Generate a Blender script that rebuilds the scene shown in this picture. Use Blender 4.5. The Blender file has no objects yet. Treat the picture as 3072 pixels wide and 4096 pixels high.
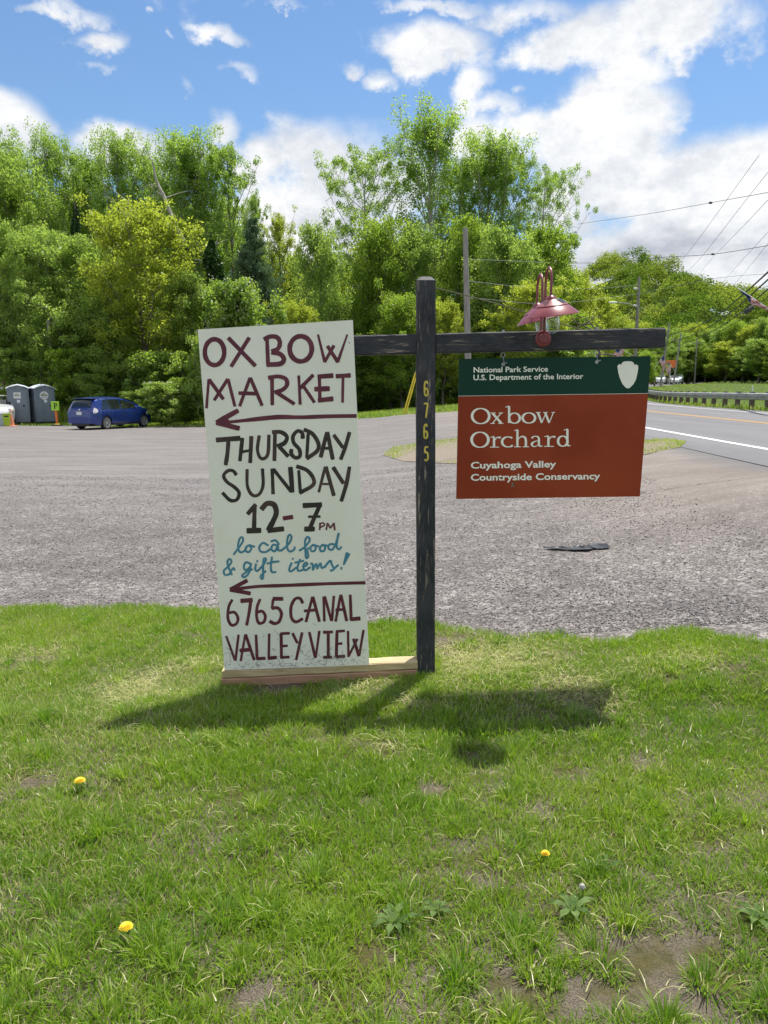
import bpy, math, random
import numpy as np
from mathutils import Vector, Matrix

# ------------------------------------------------------------------ camera, world, sun, exposure
SC = bpy.context.scene
FPX, CX, CY = 3080.0, 1536.0, 2048.0          # focal length and centre in pixels of the photograph
PITCH = math.radians(9.0); EYE = 1.43
cp, sp = math.cos(PITCH), math.sin(PITCH)
cam_d = bpy.data.cameras.new("camera"); cam = bpy.data.objects.new("camera", cam_d)
SC.collection.objects.link(cam); SC.camera = cam
cam.location = (0, 0, EYE); cam.rotation_euler = (math.radians(90) - PITCH, 0, 0)
cam_d.sensor_fit = 'VERTICAL'; cam_d.sensor_height = 24.0; cam_d.lens = FPX / 4096 * 24.0
cam_d.clip_start = 0.05; cam_d.clip_end = 3000

SUN = Vector((0.40, 0.66, 1.90)).normalized()
sun_d = bpy.data.lights.new("sun", 'SUN'); sun = bpy.data.objects.new("sun", sun_d)
SC.collection.objects.link(sun); sun_d.energy = 4.5; sun_d.angle = math.radians(0.55); sun_d.color = (1.0, .955, .88)
sun.rotation_euler = SUN.to_track_quat('Z', 'Y').to_euler(); sun.location = (20, 30, 60)
SC.view_settings.view_transform = 'Standard'; SC.view_settings.look = 'None'
SC.view_settings.gamma = 1.0; SC.view_settings.use_curve_mapping = False
SC.view_settings.exposure = 0.5
SC.render.engine = 'CYCLES'
SC.cycles.max_bounces = 8; SC.cycles.transparent_max_bounces = 8; SC.cycles.diffuse_bounces = 6

def ray(u, v):
    dx = (u - CX) / FPX; dy = (CY - v) / FPX
    return (dx, cp + dy * sp, -sp + dy * cp)
def at(u, v, Y):
    "the point of the world plane y = Y seen at pixel (u, v) of the photograph"
    r = ray(u, v); t = Y / r[1]
    return Vector((r[0] * t, Y, EYE + r[2] * t))
V2S = 3072.0 / 1659.0

class NT:
    def __init__(s, tree): s.t = tree; s.n = tree.nodes; s.l = tree.links
    def new(s, typ, **kw):
        nd = s.n.new(typ)
        for k, v in kw.items():
            if k.startswith('i_'):
                key = k[2:]; key = int(key) if key.isdigit() else key.replace('_', ' ')
                s.put(nd.inputs[key], v)
            else: setattr(nd, k, v)
        return nd
    def put(s, sock, v):
        if isinstance(v, bpy.types.NodeSocket): s.l.new(v, sock)
        elif isinstance(v, bpy.types.Node): s.l.new(v.outputs[0], sock)
        else:
            if isinstance(v, (tuple, list)) and sock.type == 'RGBA' and len(v) == 3: v = (*v, 1)
            sock.default_value = v
    def math(s, op, a, b=0.0, c=None, clamp=False):
        nd = s.n.new('ShaderNodeMath'); nd.operation = op; nd.use_clamp = clamp
        s.put(nd.inputs[0], a); s.put(nd.inputs[1], b)
        if c is not None: s.put(nd.inputs[2], c)
        return nd.outputs[0]
    def smooth(s, x, lo, hi, a=0.0, b=1.0):
        nd = s.n.new('ShaderNodeMapRange'); nd.interpolation_type = 'SMOOTHSTEP'
        s.put(nd.inputs[0], x); nd.inputs[1].default_value = lo; nd.inputs[2].default_value = hi
        nd.inputs[3].default_value = a; nd.inputs[4].default_value = b
        return nd.outputs[0]
    def mix(s, f, a, b, blend='MIX'):
        nd = s.n.new('ShaderNodeMix'); nd.data_type = 'RGBA'; nd.blend_type = blend
        s.put(nd.inputs[0], f); s.put(nd.inputs[6], a); s.put(nd.inputs[7], b)
        return nd.outputs[2]
    def noise(s, vec, scale, detail=4, rough=.55, dist=0.0):
        nd = s.n.new('ShaderNodeTexNoise'); nd.inputs['Scale'].default_value = scale
        nd.inputs['Detail'].default_value = detail; nd.inputs['Roughness'].default_value = rough
        nd.inputs['Distortion'].default_value = dist
        if vec is not None: s.put(nd.inputs['Vector'], vec)
        return nd.outputs[0]
    def mapping(s, vec, scale=(1, 1, 1), loc=(0, 0, 0), rot=(0, 0, 0)):
        nd = s.n.new('ShaderNodeMapping'); s.put(nd.inputs[0], vec)
        nd.inputs[1].default_value = loc; nd.inputs[2].default_value = rot; nd.inputs[3].default_value = scale
        return nd.outputs[0]

def build_world():
    w = bpy.data.worlds.new("World"); SC.world = w; w.use_nodes = True
    T = NT(w.node_tree); T.n.clear()
    sky = T.new('ShaderNodeTexSky', sky_type='NISHITA'); sky.sun_disc = False
    sky.sun_elevation = math.asin(SUN.z); sky.sun_rotation = math.atan2(SUN.x, SUN.y)
    sky.altitude = 200; sky.air_density = 1.35; sky.dust_density = .3; sky.ozone_density = 3.0
    g = T.new('ShaderNodeTexCoord').outputs['Generated']
    sep = T.new('ShaderNodeSeparateXYZ', i_0=g)
    x, y, z = sep.outputs[0], sep.outputs[1], sep.outputs[2]
    az = T.math('ARCTAN2', x, y)
    el = T.math('ARCSINE', z)
    n1 = T.noise(T.mapping(g, (1, 1, 1.35), (3.1, .7, 1.9)), 5.5, 9, .58)
    n2 = T.noise(T.mapping(g, (1, 1, 1.7), (8.1, 2.7, 4.9)), 2.1, 5, .5)
    nw = T.noise(T.mapping(g, (1, 1, 1.2), (1.0, 9.7, 0.9)), 16, 6, .6)
    # warp the cloud positions so that their outlines are ragged
    azw = T.math('ADD', az, T.math('MULTIPLY', T.math('SUBTRACT', n1, .5), .16))
    elw = T.math('ADD', el, T.math('MULTIPLY', T.math('SUBTRACT', nw, .5), .07))
    vec = T.new('ShaderNodeCombineXYZ', i_0=azw, i_1=elw).outputs[0]
    blobs = [  # centre and radii in the 1659-wide view of the photograph, strength
        (640, 335, 120, 95, 1.0), (735, 400, 170, 120, 1.0), (590, 270, 45, 45, .7), (560, 350, 90, 80, .9), (450, 285, 60, 45, .95),
        (10, 265, 85, 60, .95), (260, 305, 110, 32, .85), (380, 340, 300, 60, .8), (850, 400, 130, 110, .9), (690, 500, 260, 80, 1.0), (100, 350, 200, 60, .7),
        (1310, 335, 150, 90, 1.0), (1480, 420, 300, 110, 1.1), (1290, 240, 90, 60, .95), (1370, 170, 75, 60, .85), (1400, 260, 80, 70, .9),
        (1250, 75, 130, 60, .9), (1440, 45, 170, 65, .9), (1330, 120, 90, 45, .8), (1600, 70, 55, 60, .7), (1600, 345, 130, 50, .9), (1120, 30, 130, 35, .75),
        (950, 105, 105, 50, .95), (900, 90, 120, 35, .55), (1035, 190, 50, 45, .8), (730, 140, 65, 18, .6), (820, 170, 50, 22, .6), (640, 155, 50, 12, .45), (930, 10, 130, 16, .6),
        (205, 80, 75, 26, .72), (105, 12, 120, 18, .65), (110, 75, 50, 12, .4), (490, 78, 42, 20, .62), (535, 160, 38, 22, .55), (392, 185, 24, 26, .52), (212, 145, 55, 16, .5),
        (352, 28, 14, 12, .45), (400, 88, 12, 10, .4), (1100, 235, 60, 25, .6), (1130, 200, 20, 20, .5), (1480, 135, 25, 12, .45), (600, 5, 70, 10, .5), (1170, 280, 80, 40, .8),
        (1500, 560, 450, 110, 1.2), (1250, 450, 170, 120, .95), (1750, 200, 60, 70, .8), (-120, 160, 90, 60, .8), (1060, 330, 120, 60, .8)]
    acc = None
    for (bx, by, rx, ry, s) in blobs:
        r = Vector(ray(bx * V2S, by * V2S)).normalized()
        a0, e0 = math.atan2(r.x, r.y), math.asin(r.z)
        ra, re = rx * V2S / FPX * 1.02, ry * V2S / FPX * .95
        m = T.mapping(vec, (1 / ra, 1 / re, 0), (-a0 / ra, -e0 / re, 0))
        ln = T.new('ShaderNodeVectorMath', operation='LENGTH', i_0=m).outputs['Value']
        b = T.smooth(ln, 0.0, 1.75, s, 0.0)
        acc = b if acc is None else T.math('SMOOTH_MAX', acc, b, .12)
    # beyond the frame broken cloud goes on, its cover raised to add fill light
    wide = T.smooth(n2, .36, .58, 0.0, .95)
    side = T.smooth(T.math('ABSOLUTE', az), .55, .8)
    top = T.smooth(el, .5, .72)
    out = T.math('MAXIMUM', side, top)
    cov = T.math('ADD', T.math('MULTIPLY', acc, T.math('SUBTRACT', 1.0, out)), T.math('MULTIPLY', wide, out))
    dn = T.math('ADD', cov, T.math('MULTIPLY', T.math('SUBTRACT', n1, .5), 1.5))
    dn = T.math('ADD', dn, T.math('MULTIPLY', T.math('SUBTRACT', nw, .5), 1.1))
    alpha = T.smooth(dn, .27, .76)
    # thick lower parts of the bank are grey, puffs white
    shade = T.math('ADD', T.math('MULTIPLY', T.noise(T.mapping(g, (1, 1, 2.3), (5, 5, 2)), 7.5, 7, .55), 1.5), T.math('MULTIPLY', el, -1.6))
    dark = T.math('MULTIPLY', T.smooth(shade, .38, .82), T.smooth(dn, .62, 1.05))
    ccol = T.mix(dark, (6.9, 7.0, 7.15), (3.8, 4.05, 4.6))
    skyc = T.mix(1.0, sky.outputs[0], (.68, .80, .93), 'MULTIPLY')
    puff = T.noise(T.mapping(g, (1, 1, 1.5), (2, 7, 3)), 22, 9, .68)
    ccol = T.mix(1.0, ccol, T.mix(T.smooth(T.math('ADD', puff, T.math('MULTIPLY', n1, .8)), .62, 1.15), (.74, .77, .82), (1.08, 1.07, 1.05)), 'MULTIPLY')
    col = T.mix(alpha, skyc, ccol)
    bg = T.new('ShaderNodeBackground', i_0=col); bg.inputs[1].default_value = 0.1
    T.l.new(bg.outputs[0], T.new('ShaderNodeOutputWorld').inputs[0])
    w.cycles.sampling_method = 'MANUAL'; w.cycles.sample_map_resolution = 512
build_world()

# ------------------------------------------------------------------ helpers
COL = SC.collection
def tag(o, label=None, cat=None, group=None, kind=None):
    if label: o['label'] = label
    if cat: o['category'] = cat
    if group: o['group'] = group
    if kind: o['kind'] = kind
    return o
def empty(name, loc=(0, 0, 0), rz=0.0, rot=None):
    o = bpy.data.objects.new(name, None); COL.objects.link(o); o.location = loc
    o.rotation_euler = rot if rot is not None else (0, 0, rz)
    o.empty_display_size = .2
    return o
def mesh_np(name, V, Fs, mat=None, parent=None, attr=None, smooth=False, loc=None):
    "Fs: (M,k) array or list of faces; attr: dict name -> per-vertex float array"
    me = bpy.data.meshes.new(name)
    V = np.asarray(V, dtype=np.float32)
    if isinstance(Fs, np.ndarray):
        M, k = Fs.shape
        me.vertices.add(len(V)); me.vertices.foreach_set('co', V.ravel())
        me.loops.add(M * k); me.loops.foreach_set('vertex_index', Fs.astype(np.int32).ravel())
        me.polygons.add(M); me.polygons.foreach_set('loop_start', np.arange(0, M * k, k, dtype=np.int32))
        me.update(calc_edges=True)
    else:
        me.from_pydata([tuple(map(float, p)) for p in V], [], [tuple(int(i) for i in f) for f in Fs]); me.update()
    if attr:
        for nm, arr in attr.items():
            a = me.attributes.new(nm, 'FLOAT', 'POINT'); a.data.foreach_set('value', np.asarray(arr, dtype=np.float32))
    if smooth: me.polygons.foreach_set('use_smooth', [True] * len(me.polygons))
    if mat: me.materials.append(mat)
    return link(name, me, parent, loc)
def link(name, me, parent=None, loc=None):
    o = bpy.data.objects.new(name, me); COL.objects.link(o)
    if parent: o.parent = parent
    if loc is not None: o.location = loc
    return o
def copy_tree(o, parent=None):
    c = o.copy(); COL.objects.link(c); c.parent = parent
    for ch in list(o.children): copy_tree(ch, c)
    return c

class MB:
    "collects shapes into one mesh"
    def __init__(s): s.v = []; s.f = []; s.mi = []
    def add(s, V, Fs, m=0):
        n = len(s.v); s.v += [tuple(p) for p in V]; s.f += [tuple(i + n for i in f) for f in Fs]; s.mi += [m] * len(Fs)
    def box(s, lo, hi, m=0, M=None, bev=0.0):
        x0, y0, z0 = lo; x1, y1, z1 = hi
        if bev <= 0:
            V = [(x0,y0,z0),(x1,y0,z0),(x1,y1,z0),(x0,y1,z0),(x0,y0,z1),(x1,y0,z1),(x1,y1,z1),(x0,y1,z1)]
            Fs = [(3,2,1,0),(4,5,6,7),(0,1,5,4),(1,2,6,5),(2,3,7,6),(3,0,4,7)]
        else:
            b = bev; V = []; idx = {}
            for ix, (xa, xs) in enumerate(((x0, 1), (x1, -1))):
                for iy, (ya, ys) in enumerate(((y0, 1), (y1, -1))):
                    for iz, (za, zs) in enumerate(((z0, 1), (z1, -1))):
                        for ax in range(3):
                            p = [xa + xs * b, ya + ys * b, za + zs * b]
                            p[ax] = (xa, ya, za)[ax]
                            idx[(ix, iy, iz, ax)] = len(V); V.append(tuple(p))
            Fs = []
            for ax in range(3):
                for s_ in (0, 1):
                    o = [a for a in range(3) if a != ax]
                    q = []
                    for (a, b2) in ((0, 0), (1, 0), (1, 1), (0, 1)):
                        k = [0, 0, 0]; k[ax] = s_; k[o[0]] = a; k[o[1]] = b2
                        q.append(idx[(*k, ax)])
                    flip = (s_ == 1) ^ (ax == 1)
                    Fs.append(tuple(q) if flip else tuple(reversed(q)))
            for ax in range(3):
                o = [a for a in range(3) if a != ax]
                for (a, b2) in ((0, 0), (1, 0), (1, 1), (0, 1)):
                    k0 = [0, 0, 0]; k0[o[0]] = a; k0[o[1]] = b2; k1 = list(k0); k1[ax] = 1
                    Fs.append((idx[(*k0, o[0])], idx[(*k1, o[0])], idx[(*k1, o[1])], idx[(*k0, o[1])]))
            for k in [(i, j, l) for i in (0, 1) for j in (0, 1) for l in (0, 1)]:
                Fs.append((idx[(*k, 0)], idx[(*k, 1)], idx[(*k, 2)]))
        if M is not None: V = [M @ Vector(p) for p in V]
        s.add(V, Fs, m)
    def tube(s, pts, r, n=8, m=0, caps=True):
        pts = [Vector(p) for p in pts]; rs = r if isinstance(r, (list, tuple)) else [r] * len(pts)
        V = []; up = None
        for i, p in enumerate(pts):
            d = (pts[min(i + 1, len(pts) - 1)] - pts[max(i - 1, 0)]).normalized()
            if up is None:
                up = Vector((0, 0, 1)) if abs(d.z) < .9 else Vector((0, 1, 0))
            a = d.cross(up).normalized(); b = a.cross(d).normalized(); up = b
            for k in range(n):
                t = 2 * math.pi * k / n
                V.append(p + rs[i] * (math.cos(t) * a + math.sin(t) * b))
        Fs = []
        for i in range(len(pts) - 1):
            for k in range(n):
                k2 = (k + 1) % n
                Fs.append((i*n+k, i*n+k2, (i+1)*n+k2, (i+1)*n+k))
        if caps: Fs.append(tuple(range(n))[::-1]); Fs.append(tuple((len(pts)-1)*n + k for k in range(n)))
        s.add(V, Fs, m)
    def lathe(s, prof, n=24, m=0, M=None, closed=False):
        V = []; 
        for (r, z) in prof:
            for k in range(n):
                t = 2 * math.pi * k / n; V.append((r * math.cos(t), r * math.sin(t), z))
        Fs = []
        for i in range(len(prof) - 1):
            for k in range(n):
                k2 = (k + 1) % n; Fs.append((i*n+k, i*n+k2, (i+1)*n+k2, (i+1)*n+k))
        if closed: Fs.append(tuple(range(n))[::-1]); Fs.append(tuple((len(prof)-1)*n + k for k in range(n)))
        if M is not None: V = [M @ Vector(p) for p in V]
        s.add(V, Fs, m)
    def prism(s, poly, y0, y1, m=0):
        "poly of (x,z) points, extruded along y"
        n = len(poly)
        V = [(x, y0, z) for x, z in poly] + [(x, y1, z) for x, z in poly]
        Fs = [tuple(range(n)), tuple(range(2*n-1, n-1, -1))] + [((i+1) % n, i, n+i, n+(i+1) % n) for i in range(n)]
        s.add(V, Fs, m)
    def build(s, name, mats, parent=None, smooth=False, loc=None):
        me = bpy.data.meshes.new(name); me.from_pydata([tuple(p) for p in s.v], [], s.f); me.update()
        if not isinstance(mats, (list, tuple)): mats = [mats]
        for m in mats: me.materials.append(m)
        if len(mats) > 1: me.polygons.foreach_set('material_index', s.mi)
        if smooth:
            me.polygons.foreach_set('use_smooth', [True] * len(me.polygons))
            try: me.set_sharp_from_angle(angle=math.radians(38))
            except Exception: pass
        return link(name, me, parent, loc)

# ------------------------------------------------------------------ materials
def mat(name, c1, c2=None, scale=6.0, rough=.7, bump=0.0, bscale=None, metal=0.0, spec=.5, detail=5, stretch=(1, 1, 1), coat=0.0, lo=.35, hi=.65):
    m = bpy.data.materials.new(name); m.use_nodes = True
    T = NT(m.node_tree); b = T.n['Principled BSDF']
    b.inputs['Roughness'].default_value = rough; b.inputs['Metallic'].default_value = metal
    b.inputs['Specular IOR Level'].default_value = spec
    if coat: b.inputs['Coat Weight'].default_value = coat; b.inputs['Coat Roughness'].default_value = .06
    co = T.mapping(T.new('ShaderNodeTexCoord').outputs['Object'], stretch)
    if c2 is None: c2 = tuple(min(1, c * 1.12) for c in c1); c1 = tuple(c * .9 for c in c1)
    n = T.noise(co, scale, detail, .6)
    T.put(b.inputs['Base Color'], T.mix(T.smooth(n, lo, hi), c1, c2))
    if bump:
        bn = T.noise(co, bscale or scale * 4, 5, .6)
        bp = T.new('ShaderNodeBump', i_Height=bn); bp.inputs['Strength'].default_value = 1.0; bp.inputs['Distance'].default_value = bump
        T.put(b.inputs['Normal'], bp.outputs[0])
    return m
def leafmat(name, c1, c2, trans=.5, gloss=.05, tcol=(1.25, 1.25, .7)):
    m = bpy.data.materials.new(name); m.use_nodes = True
    T = NT(m.node_tree); T.n.clear()
    a = T.new('ShaderNodeAttribute', attribute_name='tone').outputs['Fac']
    col = T.mix(a, c1, c2)
    d = T.new('ShaderNodeBsdfDiffuse', i_0=col); t = T.new('ShaderNodeBsdfTranslucent', i_0=T.mix(1.0, col, tcol, 'MULTIPLY'))
    s = T.new('ShaderNodeMixShader', i_0=trans, i_1=d.outputs[0], i_2=t.outputs[0])
    g = T.new('ShaderNodeBsdfGlossy', i_0=(1, 1, 1)); g.inputs['Roughness'].default_value = .38
    s2 = T.new('ShaderNodeMixShader', i_0=gloss, i_1=s.outputs[0], i_2=g.outputs[0])
    T.l.new(s2.outputs[0], T.new('ShaderNodeOutputMaterial').inputs[0])
    return m
def glassmat(name, tint=(.9, .95, .95)):
    m = bpy.data.materials.new(name); m.use_nodes = True
    T = NT(m.node_tree); T.n.clear()
    tr = T.new('ShaderNodeBsdfTransparent', i_0=tint); g = T.new('ShaderNodeBsdfGlossy', i_0=(1, 1, 1)); g.inputs['Roughness'].default_value = .05
    fr = T.new('ShaderNodeLayerWeight'); fr.inputs[0].default_value = .35
    s = T.new('ShaderNodeMixShader', i_0=T.math('ADD', T.math('MULTIPLY', fr.outputs['Facing'], .55), .06), i_1=tr.outputs[0], i_2=g.outputs[0])
    T.l.new(s.outputs[0], T.new('ShaderNodeOutputMaterial').inputs[0])
    return m
M = {}
M['steel'] = mat('galvanised_steel', (.36, .38, .40), (.5, .52, .54), 3, .42, metal=.75)
M['dark_metal'] = mat('dark_metal', (.05, .05, .055), rough=.5, metal=.3)
M['rubber'] = mat('rubber', (.02, .02, .022), rough=.8)
M['pole_wood'] = mat('weathered_pole_wood', (.22, .20, .18), (.36, .34, .31), 3, .85, .01, 30, stretch=(8, 8, .5))
M['bark'] = mat('bark', (.09, .075, .06), (.19, .165, .14), 3, .9, .02, 12, stretch=(3, 3, .6))
M['pale_bark'] = mat('pale_bark', (.26, .235, .20), (.46, .43, .38), 2, .85, .01, 12, stretch=(3, 3, .6))
M['wire'] = mat('wire', (.03, .03, .032), rough=.6)
M['wire_pale'] = mat('aluminium_wire', (.25, .25, .26), rough=.5)
M['white'] = mat('white_paint', (.78, .78, .76), rough=.5)
M['lettering'] = mat('white_lettering', (.90, .90, .80), (.95, .94, .85), 30, .55)
M['black'] = mat('black_plastic', (.012, .012, .014), rough=.45)
M['orange'] = mat('orange_plastic', (.75, .17, .03), rough=.5)
M['yellow'] = mat('yellow_plastic', (.72, .55, .04), rough=.5)
M['red'] = mat('red_cloth', (.45, .04, .05), rough=.8)
M['navy'] = mat('navy_cloth', (.03, .05, .16), rough=.8)
M['cloth_white'] = mat('white_cloth', (.7, .68, .68), rough=.85)

def wood_black(name, axis):
    "black painted timber with the paint worn off in streaks along the grain"
    m = bpy.data.materials.new(name); m.use_nodes = True
    T = NT(m.node_tree); b = T.n['Principled BSDF']
    co = T.new('ShaderNodeTexCoord').outputs['Object']
    st = (1.6, 14, 14) if axis == 'x' else (14, 14, 1.3)
    n = T.noise(T.mapping(co, st, (2.3, 1.1, .7)), 4.0, 6, .62, .4)
    fine = T.noise(T.mapping(co, tuple(k * 3 for k in st)), 5.0, 5, .6)
    worn = T.math('MULTIPLY', T.smooth(n, .565, .66), T.smooth(fine, .38, .58))
    dusty = T.noise(co, 6, 4, .6)
    base = T.mix(T.smooth(dusty, .3, .7), (.018, .020, .027), (.045, .047, .056))
    base = T.mix(T.math('MULTIPLY', T.smooth(fine, .5, .75), .6), base, (.11, .10, .10))
    T.put(b.inputs['Base Color'], T.mix(worn, base, (.30, .25, .20)))
    b.inputs['Roughness'].default_value = .62; b.inputs['Specular IOR Level'].default_value = .35
    bp = T.new('ShaderNodeBump', i_Height=T.math('SUBTRACT', fine, T.math('MULTIPLY', worn, .6))); bp.inputs['Distance'].default_value = .0015
    T.put(b.inputs['Normal'], bp.outputs[0])
    return m
M['black_wood_v'] = wood_black('black_painted_wood_upright', 'z')
M['black_wood_h'] = wood_black('black_painted_wood_level', 'x')

def paint_brush(name, ca, cb, scale=9):
    m = mat(name, ca, cb, scale, .5, .0004, 60, stretch=(1, 1, 1), lo=.42, hi=.7)
    return m
M['maroon'] = paint_brush('maroon_brush_paint', (.105, .012, .03), (.15, .028, .045))
M['darkbrown'] = paint_brush('dark_brown_brush_paint', (.02, .016, .014), (.075, .042, .032), 7)
M['teal'] = paint_brush('blue_brush_paint', (.05, .22, .32), (.09, .28, .38), 20)
# ------------------------------------------------------------------ lie of the land
def sst(a, b, x):
    t = np.clip((x - a) / (b - a), 0, 1); return t * t * (3 - 2 * t)
RY = np.array([-40, -20, 0, 10, 20, 32, 48, 65, 90, 120, 168, 205, 260, 330.])
RX = np.array([7.0, 7.9, 8.9, 9.35, 10.0, 10.95, 13.0, 16.5, 23.6, 35.5, 60, 81, 116, 165.])
_m = np.zeros(len(RY)); 
for i in range(len(RY)):
    a, b = max(i-1, 0), min(i+1, len(RY)-1); _m[i] = (RX[b]-RX[a])/(RY[b]-RY[a])
def road_x(y):
    y = np.asarray(y, float); i = np.clip(np.searchsorted(RY, y) - 1, 0, len(RY)-2)
    h = RY[i+1]-RY[i]; t = np.clip((y-RY[i])/h, 0, 1)
    return (2*t**3-3*t**2+1)*RX[i]+(t**3-2*t**2+t)*h*_m[i]+(-2*t**3+3*t**2)*RX[i+1]+(t**3-t**2)*h*_m[i+1]
def road_s(y): return (road_x(y+.5)-road_x(y-.5))
def road_z(y): return .57 + .0175*np.maximum(y-50, 0)*sst(45, 75, y)
def H(x, y):
    x = np.asarray(x, float); y = np.asarray(y, float)
    s = road_s(y); d = (x-road_x(y))/np.sqrt(1+s*s)
    rz = road_z(y)-.016
    lot = -.008+.06*np.clip(x, -3, 2.2)*(1-sst(6, 15, y))*sst(3.15, 3.6, y) - .05*np.exp(-((x-.4)/.45)**2-((y-2.9)/.3)**2) - .5*sst(5, 38, y)-.15*sst(38, 70, y) + .012*np.sin(x*1.3+y*.7)*sst(5, 9, y)
    wid = np.clip(2+(y-4.4)*.5, 1.8, 18)
    L = rz+(lot-rz)*sst(0, 1, (-d-4.7)/wid)
    field = 3.2*sst(60, 185, y) - .35*(1-sst(45, 165, y))
    R = rz+(field-rz)*sst(5.6, 11, d)
    return np.where(d < 0, L, R)
def Hf(x, y): return float(H(x, y))
def on_ground(u, v, y0=.5, y1=300.):
    r = ray(u, v); a = y0
    while a < y1:
        t = a/r[1]; z = EYE+r[2]*t
        if z <= Hf(r[0]*t, a): break
        a *= 1.01
    lo, hi = a/1.01, a
    for _ in range(18):
        mid = (lo+hi)/2; t = mid/r[1]
        if EYE+r[2]*t <= Hf(r[0]*t, mid): hi = mid
        else: lo = mid
    t = hi/r[1]; return Vector((r[0]*t, hi, Hf(r[0]*t, hi)))
def gv(u, v): return on_ground(u*V2S, v*V2S)

def ground_material(name, dirt=(.17, .135, .10), dirt2=(.25, .21, .165), green=(.05, .085, .02), green2=(.09, .12, .035), gmix=.5, scale=.35, fine=8):
    m = bpy.data.materials.new(name); m.use_nodes = True
    T = NT(m.node_tree); b = T.n['Principled BSDF']; b.inputs['Roughness'].default_value = .95; b.inputs['Specular IOR Level'].default_value = .1
    co = T.new('ShaderNodeTexCoord').outputs['Object']
    f = T.noise(co, fine, 6, .65); n = T.noise(co, scale, 5, .6); ff = T.noise(co, fine*8, 4, .6)
    g = T.mix(T.smooth(f, .35, .65), green, green2); d = T.mix(T.smooth(ff, .35, .65), dirt, dirt2)
    T.put(b.inputs['Base Color'], T.mix(T.smooth(n, gmix-.12, gmix+.12), g, d))
    bp = T.new('ShaderNodeBump', i_Height=T.math('ADD', f, ff)); bp.inputs['Distance'].default_value = .012
    T.put(b.inputs['Normal'], bp.outputs[0]); return m
M['meadow'] = ground_material('meadow_soil', gmix=.78)
M['soil'] = ground_material('lawn_soil', dirt=(.14, .115, .088), dirt2=(.26, .22, .175), green=(.08, .085, .022), green2=(.15, .13, .055), gmix=.46, scale=5, fine=25)

def gravel_material():
    "old chip-sealed gravel: grey-mauve stones, pale chips, dusty tan drifts, dark joints"
    m = bpy.data.materials.new('gravel_lot'); m.use_nodes = True
    T = NT(m.node_tree); b = T.n['Principled BSDF']; b.inputs['Roughness'].default_value = .92; b.inputs['Specular IOR Level'].default_value = .2
    co = T.new('ShaderNodeTexCoord').outputs['Object']; sep = T.new('ShaderNodeSeparateXYZ', i_0=co)
    v1 = T.new('ShaderNodeTexVoronoi', i_Vector=co); v1.inputs['Scale'].default_value = 62
    v2 = T.new('ShaderNodeTexVoronoi', i_Vector=co); v2.inputs['Scale'].default_value = 23
    c1 = T.new('ShaderNodeSeparateColor', i_0=v1.outputs['Color']).outputs[0]
    c2 = T.new('ShaderNodeSeparateColor', i_0=v2.outputs['Color']).outputs[1]
    stone = T.mix(T.math('POWER', c1, 1.6), (.108, .099, .095), (.29, .273, .264))
    stone = T.mix(T.math('MULTIPLY', T.smooth(c2, .90, .95), .45), stone, (.40, .39, .38))
    crack = T.smooth(v1.outputs['Distance'], .45, .8, 0, .6)
    stone = T.mix(crack, stone, (.05, .045, .045))
    big = T.noise(co, .55, 6, .6); mid = T.noise(co, 2.6, 5, .6); hi = T.noise(T.mapping(co, (.35, 1.6, 1)), 1.2, 6, .62)
    stone = T.mix(1.0, stone, T.mix(T.smooth(T.math('ADD', T.math('MULTIPLY', mid, .6), T.math('MULTIPLY', T.noise(T.mapping(co, (.25, .9, 1), (4, 2, 0)), 1.4, 5, .6), .4)), .36, .64), (.76, .74, .74), (1.17, 1.14, 1.12)), 'MULTIPLY')
    # finer, paler old surface further into the lot, tan dust where cars turn in from the road
    far = T.smooth(T.math('ADD', sep.outputs[1], T.math('MULTIPLY', big, 5)), 9, 17)
    oldc = T.mix(T.smooth(hi, .35, .68), (.155, .144, .140), (.222, .207, .201))
    oldc = T.mix(T.math('MULTIPLY', T.smooth(c2, .75, .95), .3), oldc, (.29, .28, .275))
    oldc = T.mix(T.math('MULTIPLY', T.smooth(T.noise(T.mapping(co, (.5, 2.2, 1)), 3.0, 6, .7), .60, .66), .55), oldc, (.09, .082, .085))
    stone = T.mix(T.math('MULTIPLY', far, .8), stone, oldc)
    toroad = T.smooth(T.math('ADD', sep.outputs[0], T.math('MULTIPLY', big, 4)), 2.6, 5.6)
    near = T.smooth(sep.outputs[1], 4.8, 8.0)
    tan = T.mix(T.smooth(hi, .35, .65), (.20, .167, .143), (.265, .235, .208))
    stone = T.mix(T.math('MULTIPLY', T.math('MULTIPLY', toroad, near), .72), stone, tan)
    apron = T.math('MULTIPLY', T.smooth(T.math('ADD', sep.outputs[0], T.math('MULTIPLY', T.math('SUBTRACT', big, .5), 1.6)), 4.0, 4.5), T.smooth(sep.outputs[1], 21, 16))
    stone = T.mix(T.math('MULTIPLY', apron, .85), stone, (.145, .14, .143))
    # wandering cracks
    wv = T.new('ShaderNodeTexVoronoi', feature='DISTANCE_TO_EDGE', i_Vector=T.mapping(T.mix(.18, co, T.new('ShaderNodeTexNoise', i_Vector=co).outputs[1]), (.16, .5, 1)))
    wv.inputs['Scale'].default_value = .9
    ck = T.smooth(wv.outputs['Distance'], .006, .0, 0, .75)
    stone = T.mix(T.math('MULTIPLY', ck, T.smooth(mid, .42, .55)), stone, (.045, .04, .04))
    T.put(b.inputs['Base Color'], stone)
    bp = T.new('ShaderNodeBump', i_Height=T.math('SUBTRACT', T.math('ADD', T.math('MULTIPLY', c1, .5), mid), T.math('MULTIPLY', v1.outputs['Distance'], .6)))
    bp.inputs['Distance'].default_value = .004; T.put(b.inputs['Normal'], bp.outputs[0]); return m
M['gravel'] = gravel_material()
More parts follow.
